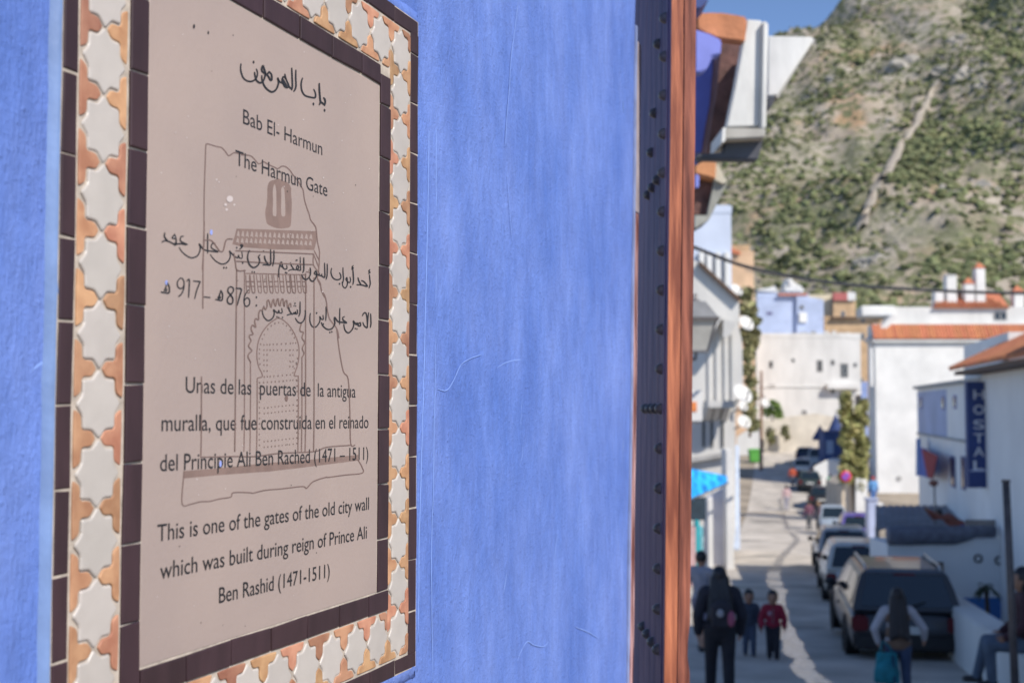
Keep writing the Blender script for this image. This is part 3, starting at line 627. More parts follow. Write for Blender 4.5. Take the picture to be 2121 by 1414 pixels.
# cracks / patch joints across the street
mb = MB(); patch = M('street_patch', (.32, .29, .25), .9, .15, 3)
for y0, xa, xb, wd in ((33.5, 5.8, 8.1, .35), (36.4, 6.2, 8.7, .3), (46.5, 9.3, 11.4, .35), (58, 12, 14, .3), (88, 17.5, 20, .5)):
    k = 12; V = []
    for i in range(k + 1):
        x = xa + (xb - xa) * i / k; q = .12 * noise.noise(Vector((x * 2, y0, 0)))
        V += [(x, y0 + q, gz(y0 + q) + .008), (x, y0 + wd + q, gz(y0 + wd + q) + .008)]
    mb.add(V, [(2 * i, 2 * i + 2, 2 * i + 3, 2 * i + 1) for i in range(k)])
tag(make('street_joints', mb, patch, fix=False), kind='structure')
stain = M('street_stain', (.30, .27, .235), .8, .2, 2); rs_ = random.Random(8)
for px, d, rx, ry in ((1585, 48, .9, .7), (1545, 60, 1.1, 1.6), (1660, 34, .7, .5), (1560, 30, .5, .6), (1590, 78, 1.4, 2.2), (1650, 24, .5, .4), (1530, 26, .5, .5)):
    g = gp(px, d); mb = MB(); k = 18; mb.add([(g.x + rx * math.cos(6.283 * i / k) * rs_.uniform(.6, 1.1), d + ry * math.sin(6.283 * i / k) * rs_.uniform(.6, 1.1), 0) for i in range(k)], [tuple(range(k))])
    mb.v = [(x, y, gz(y) + .0068) for x, y, z in mb.v]; tag(make('street_stain', mb, stain, fix=False), kind='structure')
# the runnel of water down the middle
wet = M('sky_sheen_water', (.50, .50, .50), .12, .25, 5, .012, 9, c2=(.62, .62, .61)); damp = M('damp_concrete', (.17, .155, .14), .35, .2, 4, .008, 9, c2=(.24, .22, .20))  # pale water colour stands in for bright reflection on the shaded stretch
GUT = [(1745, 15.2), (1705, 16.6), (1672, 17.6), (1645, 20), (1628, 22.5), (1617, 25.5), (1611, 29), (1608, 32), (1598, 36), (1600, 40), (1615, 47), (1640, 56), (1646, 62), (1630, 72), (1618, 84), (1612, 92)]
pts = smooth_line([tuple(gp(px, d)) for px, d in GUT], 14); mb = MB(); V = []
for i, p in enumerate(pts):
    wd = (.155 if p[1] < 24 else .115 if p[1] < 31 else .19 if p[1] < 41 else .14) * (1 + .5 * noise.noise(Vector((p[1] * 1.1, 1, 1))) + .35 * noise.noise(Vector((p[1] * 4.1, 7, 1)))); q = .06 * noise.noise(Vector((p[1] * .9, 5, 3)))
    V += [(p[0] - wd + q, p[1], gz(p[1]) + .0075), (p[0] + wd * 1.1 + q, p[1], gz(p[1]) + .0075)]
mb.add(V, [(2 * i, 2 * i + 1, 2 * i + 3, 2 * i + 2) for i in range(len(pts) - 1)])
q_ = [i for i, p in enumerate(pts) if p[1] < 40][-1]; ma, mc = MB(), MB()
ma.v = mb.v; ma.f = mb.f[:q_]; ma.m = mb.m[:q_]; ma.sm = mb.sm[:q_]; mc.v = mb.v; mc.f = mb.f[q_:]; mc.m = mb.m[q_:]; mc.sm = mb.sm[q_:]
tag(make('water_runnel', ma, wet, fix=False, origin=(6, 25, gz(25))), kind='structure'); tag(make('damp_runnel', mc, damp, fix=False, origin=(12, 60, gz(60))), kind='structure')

MY0, MY1 = 172, 430
def mh(x, y):
    k = max(0.0, min(1.25, (y - MY0) / (MY1 - MY0)))
    top = 133 + .50 * (x - 92)
    top = max(70, top + 7 * noise.noise(Vector((x * .02, 2, 1))) + 5 * noise.noise(Vector((x * .07, 4, 1))))
    kk = k ** .92 if k <= 1 else 1 - (k - 1) * 1.5
    b = 2 + (top - 2) * kk
    e = min(1, k * 4) * (1 if k < 1 else .6)
    v = Vector((x * .022 + y * .012, y * .022, 3.1))
    return b + e * (9 * noise.fractal(v, 1, 2.1, 3) + 2.3 * noise.ridged_multi_fractal(v * 4.2, 1, 2.2, 4, 1, 2) + .8 * noise.noise(v * 30)) - e * 4
mb = MB(); nx, ny = 210, 190
for j in range(ny + 1):
    y = MY0 + (MY1 * 1.16 - MY0) * j / ny
    for i in range(nx + 1):
        x = -70 + 370 * i / nx; mb.v.append((x, y, mh(x, y)))
mb.f = [[j * (nx + 1) + i, j * (nx + 1) + i + 1, (j + 1) * (nx + 1) + i + 1, (j + 1) * (nx + 1) + i] for j in range(ny) for i in range(nx)]; mb.m = [0] * len(mb.f); mb.sm = [True] * len(mb.f)
rock = M('mountain_rock', (.30, .24, .18), .95, .0, .085, 0, c2=(.38, .335, .28), detail=8)
def tune_rock(m):
    n = m.node_tree.nodes; l = m.node_tree.links; b = n['Principled BSDF']; tc = [x for x in n if x.type == 'TEX_COORD'][0]; cr = [x for x in n if x.type == 'VALTORGB'][0]
    def nz(sc, det, r0, r1, rough=.6):
        q = n.new('ShaderNodeTexNoise'); q.inputs['Scale'].default_value = sc; q.inputs['Detail'].default_value = det; q.inputs['Roughness'].default_value = rough; l.new(tc.outputs['Object'], q.inputs['Vector'])
        r = n.new('ShaderNodeMapRange'); r.inputs['From Min'].default_value = r0; r.inputs['From Max'].default_value = r1; l.new(q.outputs['Fac'], r.inputs[0]); return r.outputs[0]
    def mix(f, a, c):
        x = n.new('ShaderNodeMix'); x.data_type = 'RGBA'; l.new(f, x.inputs['Factor']); l.new(a, x.inputs['A']); x.inputs['B'].default_value = (*c, 1); return x.outputs['Result']
    o = mix(nz(.05, 5, .57, .66), cr.outputs[0], (.40, .26, .15))
    o = mix(nz(.42, 6, .50, .56), o, (.130, .135, .066))
    o = mix(nz(.06, 8, .46, .66, .7), o, (.150, .155, .085))
    l.new(o, b.inputs['Base Color'])
    q = n.new('ShaderNodeTexNoise'); q.inputs['Scale'].default_value = .5; q.inputs['Detail'].default_value = 6; l.new(tc.outputs['Object'], q.inputs['Vector'])
    bp = n.new('ShaderNodeBump'); bp.inputs['Distance'].default_value = .8; l.new(q.outputs['Fac'], bp.inputs['Height']); l.new(bp.outputs[0], b.inputs['Normal'])
tune_rock(rock)
tag(make('mountain', mb, rock, smooth=True, fix=False), kind='structure')
def hit_mountain(px, py):
    r = ray(px, py); k = 176.0
    while k < 520:
        p = Vector((r.x * k, r.y * k, EZ + r.z * k))
        if p.z < mh(p.x, p.y): return p
        k += 1.5
    return None
mb = MB(); scrub = M('mountain_scrub', (.088, .104, .042), .9, .2, .6, island=.3, c2=(.175, .185, .085))
rg = random.Random(11); ico = []
_bm = bmesh.new(); bmesh.ops.create_icosphere(_bm, subdivisions=1, radius=1); ICO = ([v.co.copy() for v in _bm.verts], [tuple(v.index for v in f.verts) for f in _bm.faces]); _bm.free()
cnt = 0
while cnt < 9000:
    x = rg.uniform(20, 210); y = MY0 + (MY1 - MY0) * rg.random() ** 1.0
    if not (.16 < x / y < .46): continue
    cl = noise.fractal(Vector((x * .045, y * .03, 9)), 1, 2, 4) + .5 * noise.noise(Vector((x * .2, y * .12, 2)))
    if cl * .8 + .30 < rg.random() * .8 - .15: continue
    r = rg.uniform(.28, .72) * (1.3 if cl > .35 else 1); z = mh(x, y); sc = (r * rg.uniform(.8, 1.5), r * rg.uniform(.8, 1.5), r * rg.uniform(.6, 1.0))
    mb.add([(x + v.x * sc[0] * rg.uniform(.7, 1.25), y + v.y * sc[1] * rg.uniform(.7, 1.25), z + r * .25 + v.z * sc[2] * rg.uniform(.7, 1.3)) for v in ICO[0]], ICO[1]); cnt += 1
for (cx, cy, rx, ry, k) in ((2040, 545, 110, 50, 360), (1990, 285, 150, 50, 300), (1900, 330, 60, 70, 160), (1760, 120, 40, 60, 60), (1640, 420, 90, 110, 160), (2080, 90, 60, 80, 160)):
    for _ in range(k):
        p = hit_mountain(rg.gauss(cx, rx * .5), rg.gauss(cy, ry * .5))
        if p is None: continue
        r = rg.uniform(.5, 1.15); sc = (r * rg.uniform(.8, 1.5), r * rg.uniform(.8, 1.5), r * rg.uniform(.6, 1.0))
        mb.add([(p.x + v.x * sc[0] * rg.uniform(.7, 1.25), p.y + v.y * sc[1] * rg.uniform(.7, 1.25), p.z + r * .2 + v.z * sc[2] * rg.uniform(.7, 1.3)) for v in ICO[0]], ICO[1])
tag(make('scrub_bushes', mb, scrub, fix=False), kind='stuff', label='dark green scrub dotted over the rocky mountain side')
tp = [hit_mountain(*p) for p in smooth_line([(1938, 185), (1918, 225), (1900, 262), (1868, 312), (1838, 365), (1812, 415), (1795, 455), (1786, 480)], 4)]
mb = MB(); V = []
for i, p in enumerate([p for p in tp if p]):
    wd = 1.15 * (1 + .6 * noise.noise(Vector((i * .6, 0, 0))))
    for sx in (-1, 0, 1): V.append((p.x + sx * wd, p.y, mh(p.x + sx * wd, p.y) + 1.5 - abs(sx) * .6))
mb.add(V, [(3 * i + k, 3 * i + k + 1, 3 * i + k + 4, 3 * i + k + 3) for i in range(len(V) // 3 - 1) for k in (0, 1)])
tag(make('mountain_path', mb, M('path_dust', (.35, .305, .25), .95, .12, 1), smooth=True), kind='structure')
rg = random.Random(5)
for k, (px, py, s) in enumerate(((1890, 130, 9), (1960, 145, 6), (1740, 165, 7), (1850, 255, 5), (2010, 150, 6), (2050, 170, 5), (1990, 80, 6), (1820, 545, 6), (2050, 390, 8), (1985, 400, 7))):
    p = hit_mountain(px, py)
    if p is None: continue
    bm = bmesh.new(); bmesh.ops.create_icosphere(bm, subdivisions=3, radius=1)
    mb = MB(); mb.add([Vector((v.co.x * s * .8, v.co.y * s * .45, v.co.z * s * .55)) * (.8 + .45 * noise.fractal(v.co * 1.7 + Vector((k, 0, 0)), 1, 2, 3)) + p - Vector((0, -s * .28, s * .2)) for v in bm.verts], [tuple(v.index for v in f.verts) for f in bm.faces]); bm.free()
    if k == 0: outcrop = M('grey_limestone', (.31, .285, .25), .95, .15, .35, .25, 1.5)
    tag(make('rock_outcrop', mb, outcrop, smooth=False), kind='structure')

# ------------------------------------------------------------------ buildings
white = M('white_limewash', (.69, .68, .655), .85, .08, .7, .006, 6)
white2 = M('weathered_white', (.62, .61, .585), .85, .08, .8, .008, 5, (1, 1, .4))
greyw = M('grey_white_render', (.545, .53, .50), .85, .10, .9, .008, 5, (1, 1, .35))
lblue = M('pale_blue_limewash', (.40, .46, .62), .85, .10, .6, .006, 6)
ochre = M('ochre_render', (.50, .34, .20), .9, .18, .8, .01, 5)
hostw = M('hostel_white', (.80, .79, .77), .85, .06, .7, .006, 5)
dusk = M('lavender_limewash', (.40, .45, .62), .85, .12, .7, .006, 6)
tiles = M('roof_tile', (.47, .175, .085), .85, .2, 6, 0, island=.12)
darkg = M('window_glass', (.030, .036, .045), .12, .2, 4)
trim = M('grey_trim', (.36, .35, .335), .8, .15, 3)
brown = M('brown_timber', (.10, .060, .040), .7, .25, 4, stretch=(1, 1, 6))
navyp = M('navy_blue_paint', (.030, .055, .190), .55, .12, 3)
bluep = M('strong_blue_paint', (.060, .20, .50), .6, .12, 3)
lav = M('lavender_shutter', (.26, .25, .42), .7, .1, 4)
class Fr:                                                  # a local frame: u along the facade, n out of it, z up
    def __init__(s, o, ang): s.o = Vector(o); s.u = Vector((math.cos(ang), math.sin(ang), 0)); s.n = Vector((s.u.y, -s.u.x, 0))
    def p(s, u, n, z): return Vector((s.o.x + s.u.x * u + s.n.x * n, s.o.y + s.u.y * u + s.n.y * n, z))
    def box(s, mb, u0, u1, n0, n1, z0, z1): mb.hexa([s.p(*q) for q in ((u0, n0, z0), (u1, n0, z0), (u1, n1, z0), (u0, n1, z0), (u0, n0, z1), (u1, n0, z1), (u1, n1, z1), (u0, n1, z1))]); return mb
def window(f, par, u0, u1, z0, z1, frame=trim, pane=darkg, name='window', n=0.0, bars=True):
    t = min(.09, (u1 - u0) * .18); mb = MB()
    f.box(mb, u0, u1, n - .02, n + .05, z0, z0 + t); f.box(mb, u0, u1, n - .02, n + .05, z1 - t, z1); f.box(mb, u0, u0 + t, n - .02, n + .048, z0 + t, z1 - t); f.box(mb, u1 - t, u1, n - .02, n + .048, z0 + t, z1 - t)
    if bars and u1 - u0 > .5: m_ = (u0 + u1) / 2; f.box(mb, m_ - t * .4, m_ + t * .4, n - .02, n + .04, z0 + t, z1 - t)
    w_ = make(name, mb, frame, par)
    mb = MB(); f.box(mb, u0 + t, u1 - t, n - .02, n + .012, z0 + t, z1 - t); make('pane', mb, pane, w_)
    return w_
def pxbox(px0, px1, py0, py1, d): a, b = at(px0, py1, d), at(px1, py0, d); return a.x, b.x, a.z, b.z
def facade(name, label, cat, d, px0, px1, ptop, depth, mat, wins=(), parapet=.35, base=None, ang=0, pmat=None, wmat=trim, group=None, skew=None):
    a = at(px0, ptop, d); b = at(px1, ptop, d); zb = (gz(d) if base is None else base) - .3
    f = Fr((a.x, d, 0), ang); f.n = Vector((-(a.x / d * .97 if skew is None else skew), -1, 0)); L = (b.x - a.x) / math.cos(ang)
    t = thing(name, label, cat, (a.x + L / 2, d + depth / 2, zb), 0, group)
    top = a.z; mb = MB()
    f.box(mb, 0, L, -depth, 0, zb, top - parapet); make('wall', mb, mat, t)
    if parapet:
        mb = MB(); p = .16
        f.box(mb, -.03, L + .03, -p, .03, top - parapet, top); f.box(mb, -.03, p, -depth, -p, top - parapet, top - .004); f.box(mb, L - p, L + .03, -depth, -p, top - parapet, top - .004)
        make('parapet', mb, pmat or mat, t, bevel=.03)
    for q in wins:
        x0, x1, z0, z1 = pxbox(q[0], q[1], q[2], q[3], d); window(f, t, x0 - a.x, x1 - a.x, z0, z1, q[4] if len(q) > 4 else wmat)
    return t, f, a, L, top, zb
def tile_slope(mb, f, u0, u1, n0, z0, n1, z1, pitch=.24):  # rows of half round tiles running from the eave (n0, z0) up to (n1, z1)
    k = max(2, int((u1 - u0) / pitch)); p = (u1 - u0) / k; d = Vector((0, n1 - n0, z1 - z0)).normalized(); up = Vector((0, -d.z, d.y)) * (1 if d.y < 0 else -1)
    if up.z < 0: up = -up
    for i in range(k):
        V = []
        for (n, z) in ((n0, z0), (n1, z1)):
            for q in range(6):
                a = math.pi * q / 5; r = p * .5
                V.append(f.p(u0 + p * (i + .5) - r * math.cos(a), n + up.y * r * .75 * math.sin(a), z + up.z * r * .75 * math.sin(a)))
        mb.add(V, [(q, q + 1, 7 + q, 6 + q) for q in range(5)] + [(0, 1, 2, 3, 4, 5), (11, 10, 9, 8, 7, 6)])

# big white house
t, f, a, L, top, zb = facade('white_house', 'tall bright white house with a terracotta eave strip and blank front', 'house', 95, 1812, 2190, 702, 4.5, white, [], 0, skew=.16)
def zz(py, d=95): return at(1900, py, d).z
mb = MB(); tile_slope(mb, f, -.15, L + .1, .35, top - .02, -.9, zz(671), .26); make('eave_tiles', mb, tiles, t)
mb = MB(); f.box(mb, -.02, L, -4.4, -.95, top + .001, zz(668) - .02); f.box(mb, -.2, L + .1, .05, .3, top - .22, top - .06); make('upper_wall', mb, white, t)
x0, x1, z0, z1 = pxbox(1840, 2190, 635, 668, 96.4); f2 = Fr((a.x, 96.6, 0), 0); f2.n = f.n
mb = MB(); f2.box(mb, x0 - a.x, x1 - a.x, -2.8, 0, zz(668) - .02, z1); make('roof_room', mb, white2, t)
x0, x1, z0, z1 = pxbox(1780, 1852, 634, 656, 97); mb = MB(); f2.box(mb, x0 - a.x, x1 - a.x, -3, .2, z0, z1); make('terrace_ledge', mb, white, t, bevel=.1)
mb = MB(); mb.prism([at(1798, 704, 95.5), at(1806, 712, 95.5), at(1858, 658, 95.5), at(1850, 650, 95.5)], (0, 1.2, 0)); make('sloped_coping', mb, white, t)
mb = MB(); c0, c1 = at(1934, 637, 96.3), at(2092, 637, 96.3); c2, c3 = at(2065, 603, 99.7), at(1972, 603, 99.7)
e0, e1 = Vector((c0.x + .9, 103, c0.z)), Vector((c1.x + .9, 103, c1.z)); mb.add([c0, c1, c2, c3, e1, e0], [(0, 1, 2, 3), (1, 4, 2), (4, 5, 3, 2), (5, 0, 3), (0, 5, 4, 1)])
fr = Fr((c0.x, 96.3, 0), 0); W_ = c1.x - c0.x
for i in range(20):
    u = W_ * (i + .5) / 20; k = min(1, min(u, W_ - u) / (W_ * .24)); mb.tube([fr.p(u, .05, c0.z + .02), fr.p(u, -3.4 * k, c0.z + .03 + (c2.z - c0.z) * k)], .085, 6)
make('hip_roof', mb, tiles, t)
x0, x1, z0, z1 = pxbox(2058, 2086, 645, 664, 96.6); window(f2, t, x0 - a.x, x1 - a.x, z0, z1)
def chimney(px, py0, py1, w_, cap):
    w_ *= 1.36; p = at(px, py1, 97.7); q = at(px, py0, 97.7); mb = MB(); mb.box(p.x - w_, p.x + w_, 97.7 - w_, 97.7 + w_, p.z - 1.2, q.z)
    c = make('chimney', mb, white, t, bevel=.04); mb = MB()
    if cap: mb.add([(p.x - w_ * 1.15, 97.7 - w_ * 1.15, q.z), (p.x + w_ * 1.15, 97.7 - w_ * 1.15, q.z), (p.x + w_ * 1.15, 97.7 + w_ * 1.15, q.z), (p.x - w_ * 1.15, 97.7 + w_ * 1.15, q.z), (p.x, 97.7, q.z + w_ * 1.4)], [(0, 1, 4), (1, 2, 4), (2, 3, 4), (3, 0, 4), (3, 2, 1, 0)]); make('chimney_cap', mb, tiles, c)
    else:
        for sx in (-1, 0, 1): mb.box(p.x + sx * w_ * .7 - .06, p.x + sx * w_ * .7 + .06, 97.7 - w_, 97.7 + w_, q.z, q.z + .18)
        make('chimney_cap', mb, white, c)
for c in ((1943, 604, 632, .26, 0), (1968, 574, 612, .3, 0), (2005, 588, 604, .28, 1), (2028, 556, 603, .27, 1), (2107, 604, 640, .28, 1)): chimney(*c)
mb = MB(); d_ = at(1804, 720, 94.7); mb.tube([(d_.x, 94.8, d_.z), (d_.x, 94.8, at(1804, 800, 94.8).z)], .15, 10); make('drain_pipe', mb, white, t)
mb = MB(); q = at(1862, 990, 95); mb.tube([(q.x, 94.94, q.z), (q.x, 95.1, q.z)], .2, 10); make('wall_vent', mb, trim, t)
# far houses
t, f, a, L, top, zb = facade('white_house', 'weathered white house at the street end below the pale blue one', 'house', 132, 1566, 1782, 690, 9, white2,
    [(1593, 1601, 747, 762), (1692, 1704, 745, 770), (1741, 1757, 752, 782), (1721, 1729, 745, 756), (1768, 1775, 751, 760), (1721, 1729, 805, 815), (1739, 1748, 812, 840), (1772, 1784, 818, 845, brown), (1592, 1606, 797, 803, brown), (1661, 1671, 849, 858), (1640, 1646, 742, 750)], .5, base=EZ - 5.2)
mb = MB()
for k, px in enumerate((1712, 1728, 1742, 1756, 1770)): mb = MB(); p = at(px, 692 + k * 2, 131.98); mb.box(p.x - .22, p.x + .22, 131.95, 132.2, p.z - .1, p.z + .35 + .12 * (k % 2)); make('parapet_step', mb, white2, t)
mb = MB(); p0, p1 = at(1712, 795, 131.6), at(1780, 795, 131.6); mb.box(p0.x, p1.x, 131.2, 132, p0.z - .5, p0.z); make('balcony', mb, white, t)
mb = MB(); p0, p1 = at(1566, 800, 131.9), at(1715, 800, 131.9); mb.box(p0.x, p1.x, 131.9, 132.05, p0.z - .07, p0.z + .07); make('string_course', mb, white, t)
t, f, a, L, top, zb = facade('pale_blue_house', 'pale blue house standing above the white house at the street end', 'house', 141, 1568, 1674, 607, 8, lblue, [(1588, 1600, 645, 652, lav), (1654, 1667, 588, 588.5)] [:1], .6, base=EZ - 5.2)
mb = MB(); pts = [(1650, 611), (1706, 620), (1706, 712), (1650, 712)]; mb.prism([at(px, py, 140.6) for px, py in pts], (1.5, 7, 0)); make('side_wing', mb, lblue, t)
f3 = Fr((0, 140.55, 0), 0)
for q in ((1655, 1674, 688, 710), (1680, 1690, 686, 708), (1657, 1665, 632, 640)): x0, x1, z0, z1 = pxbox(*q, 140.55); window(f3, t, x0, x1, z0, z1)
mb = MB(); x0, x1, z0, z1 = pxbox(1655, 1671, 647, 668, 140.5); mb.box(x0, x1, 140.35, 140.6, z0, z1); make('white_panel', mb, white, t, bevel=.05)
for pts in ([(1566, 602), (1612, 606), (1606, 592), (1592, 596), (1566, 600)], [(1624, 606), (1666, 607), (1664, 592), (1648, 588), (1638, 573), (1630, 578), (1632, 592), (1624, 596)]):
    mb = MB(); mb.prism([at(px, py, 142) for px, py in pts], (0, 3, 0)); make('roof_dome', mb, white, t, bevel=.2)
mb = MB(); x0, x1, z0, z1 = pxbox(1612, 1672, 608, 612, 140.7); mb.box(x0, x1, 140.5, 141.1, z0, z1); make('red_coping', mb, tiles, t)
t, f, a, L, top, zb = facade('ochre_house', 'tan ochre house with a red patch on top, beside the pale blue house', 'house', 150, 1707, 1832, 655, 8, ochre, [(1749, 1757, 690, 705), (1783, 1791, 690, 704), (1784, 1791, 658, 668)], .3, base=EZ - 4)
mb = MB(); mb.prism([at(px, py, 149.9) for px, py in ((1726, 610), (1772, 606), (1772, 660), (1726, 660))], (1.6, 6, 0)); make('roof_room', mb, ochre, t)
f3 = Fr((0, 149.9, 0), 0)
x0, x1, z0, z1 = pxbox(1742, 1750, 644, 655, 149.9); window(f3, t, x0, x1, z0, z1)
mb = MB(); x0, x1, z0, z1 = pxbox(1726, 1755, 606, 622, 149.7); mb.box(x0, x1, 149.6, 150.2, z0, z1); make('red_parapet', mb, M('faded_red', (.40, .12, .11), .8), t)
mb = MB(); x0, x1, z0, z1 = pxbox(1755, 1772, 605, 622, 149.7); mb.box(x0 + .02, x1, 149.6, 150.2, z0, z1); make('white_parapet', mb, white2, t)
mb = MB(); x0, x1, z0, z1 = pxbox(1722, 1828, 656, 659, 149.7); mb.box(x0, x1, 149.4, 150.0, z0, z1); make('cornice', mb, brown, t)
mb = MB(); x0, x1, z0, z1 = pxbox(1674, 1726, 610, 700, 151); mb.box(x0, x1, 150.8, 156, z0, z1); make('pale_wing', mb, M('cream_render', (.58, .50, .36), .85, .12, .7), t)
t, *_ = facade('blue_house', 'small vivid blue house squeezed beside the tall white house', 'house', 138, 1780, 1797, 790, 6, M('vivid_blue', (.22, .29, .52), .8, .12, .8), [(1783, 1790, 762, 762.5)][:0], .3, base=EZ - 4)
f3 = Fr((0, 138, 0), 0); x0, x1, z0, z1 = pxbox(1781, 1788, 782, 792, 138); window(f3, t, x0, x1, z0, z1)
t, f, a, L, top, zb = facade('orange_house', 'small peach coloured house rising behind the ivy', 'house', 126, 1500, 1561, 520, 6, M('peach_render', (.62, .42, .27), .9, .12, .6), [], .3)
mb = MB(); mb.prism([at(1512, 512, 125.6), at(1534, 521, 125.6), at(1534, 527, 125.6), at(1512, 522, 125.6)], (0, 1.5, 0)); make('tile_hood', mb, tiles, t)
mb = MB(); x0, x1, z0, z1 = pxbox(1512, 1552, 508, 530, 127); mb.box(x0, x1, 126.8, 130, z0, z1); make('roof_room', mb, ochre, t)
t, f, a, L, top, zb = facade('pale_blue_house', 'pale blue washed house with a curved roof line next to the cedar gate', 'house', 58, 1380, 1514, 425, 9, M('light_lilac_blue', (.50, .55, .66), .85, .08, .5, .006, 5), [], .4)
mb = MB()
for px in (1452, 1468, 1486, 1505): p = at(px, 545, 57.8); mb.box(p.x - .12, p.x + .12, 57.6, 58, p.z - 1.1, p.z + .5)
make('pilasters', mb, white, t, bevel=.03)
# grey-white house on the left of the street
d = 44; lb = thing('grey_white_house', 'grey white house with slanting roof line, bracketed balconies and tall slots', 'house', (7, 48, gz(44)))
mb = MB(); mb.prism([at(px, py, d) for px, py in ((1405, 520), (1455, 548), (1530, 619), (1527, 660), (1524, 672), (1405, 640))], (1.5, 8, 0)); make('upper_wall', mb, greyw, lb)
mb = MB(); mb.prism([at(px, py, d + .35) for px, py in ((1405, 640), (1527, 668), (1536, 700), (1538, 800), (1520, 850), (1405, 850))], (1.5, 8, 0)); make('middle_wall', mb, greyw, lb)
mb = MB(); mb.prism([at(px, py, d + .2) for px, py in ((1405, 850), (1519, 850), (1519, 1135), (1405, 1165))], (1.5, 8, 0)); make('lower_wall', mb, greyw, lb)
mb = MB(); mb.prism([at(px, py, d - .25) for px, py in ((1450, 540), (1532, 616), (1532, 624), (1450, 549))], (0, .5, 0)); make('roof_edge', mb, brown, lb)
for px, py in ((1478, 668), (1508, 680)):
    mb = MB(); p = at(px, py, d); mb.prism([p + Vector((-.28, 0, .28)), p + Vector((.2, 0, .16)), p + Vector((-.06, 0, -.3)), p + Vector((-.3, 0, -.36))], (0, -.01, 0)); mb.v = [(x, y - (.7 if i < 4 else 0), z) for i, (x, y, z) in enumerate(mb.v)]; make('bracket', mb, greyw, lb)
for k, px in enumerate((1466, 1482, 1500)):
    mb = MB(); p = at(px, 850, d); mb.prism([(p.x - .10, d - .75, p.z + .2), (p.x - .10, d + .2, p.z + .2), (p.x - .10, d + .2, p.z - .38), (p.x - .10, d - .2, p.z - .15)], (.22, 0, 0)); make('bracket', mb, greyw, lb)
mb = MB(); p0, p1 = at(1458, 838, d), at(1514, 836, d); mb.box(p0.x, p1.x, d - .8, d + .2, p0.z - .12, p0.z + .14); make('balcony', mb, greyw, lb, bevel=.03)
f3 = Fr((0, d + .2, 0), 0)
for px in (1459, 1476, 1498): x0, x1, z0, z1 = pxbox(px - 3, px + 3, 866, 926, d); window(f3, lb, x0, x1, z0, z1, trim, darkg, 'window', bars=False)
mb = MB(); mb.prism([at(px, py, d - .1) for px, py in ((1405, 953), (1519, 934), (1519, 942), (1405, 962))], (0, .4, 0)); make('cornice', mb, trim, lb)
mb = MB()
for px in (1470, 1486, 1503, 1518): p = at(px, 690, d + .2); mb.box(p.x - .07, p.x + .07, d + .27, d + .4, at(px, 836, d).z, p.z)
make('pilasters', mb, greyw, lb, bevel=.02)
wb = thing('white_wall', 'sunlit white wall with corner post below the grey white house', 'wall', (8, 41, gz(41)))
mb = MB(); mb.prism([at(px, py, 41) for px, py in ((1466, 1030), (1502, 1010), (1502, 1170), (1466, 1170))], (0, .3, 0)); make('panel', mb, M('pale_lilac_wash', (.60, .60, .66), .85, .1, 1), wb)
for px0, px1, y0 in ((1464, 1474, 1030), (1502, 1516, 930)):
    mb = MB(); x0, x1, z0, z1 = pxbox(px0, px1, y0, 1172, 40.8); mb.box(x0, x1, 40.6, 41.4, min(z0, gz(41)), z1); make('corner_post', mb, white, wb, bevel=.03)
mb = MB(); x0, x1, z0, z1 = pxbox(1516.5, 1531, 922, 1112, 52); mb.box(x0, x1, 52, 52.5, gz(52), z1); make('bluish_post', mb, M('blue_white_wash', (.50, .58, .72), .85, .1), wb, bevel=.03)
cw = thing('boundary_wall', 'cream boundary wall at the far bend of the street', 'wall', at(1640, 900, 124))
mb = MB(); mb.prism([at(px, py, 122) for px, py in ((1556, 872), (1690, 856), (1745, 866), (1745, 940), (1690, 930), (1556, 966))], (0, .5, 0)); make('wall', mb, M('cream_render_b', (.60, .54, .45), .9, .12, .7), cw)
mb = MB(); mb.prism([at(px, py, 119) for px, py in ((1526, 905), (1572, 874), (1574, 940), (1552, 970), (1526, 985))], (.4, 2, 0)); make('end_wall', mb, white2, cw)
rw = thing('retaining_wall', 'sunlit white retaining wall beside the row of parked cars', 'wall', gp(1730, 99))
mb = MB(); mb.prism([at(px, py, 98) for px, py in ((1686, 965), (1712, 952), (1752, 958), (1752, 1030), (1686, 1010))], (1.5, 4, 0)); make('wall', mb, white, rw)
rs = thing('ramp_wall', 'beige and white ramp wall under the round sign', 'wall', gp(1790, 80))
mb = MB(); mb.prism([at(px, py, 78) for px, py in ((1744, 1006), (1772, 990), (1772, 1092), (1744, 1092))], (.5, 6, 0)); make('beige_block', mb, M('beige_render', (.52, .44, .34), .9, .1, .8), rs)
mb = MB(); mb.prism([at(px, py, 77.5) for px, py in ((1773, 990), (1796, 992), (1798, 1035), (1830, 1042), (1830, 1092), (1773, 1092))], (.5, 6, 0)); make('white_block', mb, white, rs)
pl = thing('gate_pillar', 'lavender blue gate pillar behind the silver car', 'pillar', gp(1806, 47))
mb = MB(); x0, x1, z0, z1 = pxbox(1799, 1818, 1036, 1130, 47); mb.box(x0, x1, 47, 47.4, gz(47), z1); make('shaft', mb, dusk, pl, bevel=.02)
mb = MB(); mb.box(x0 - .04, x1 + .04, 46.95, 47.45, z1, z1 + .08); make('cap', mb, dusk, pl, bevel=.02)

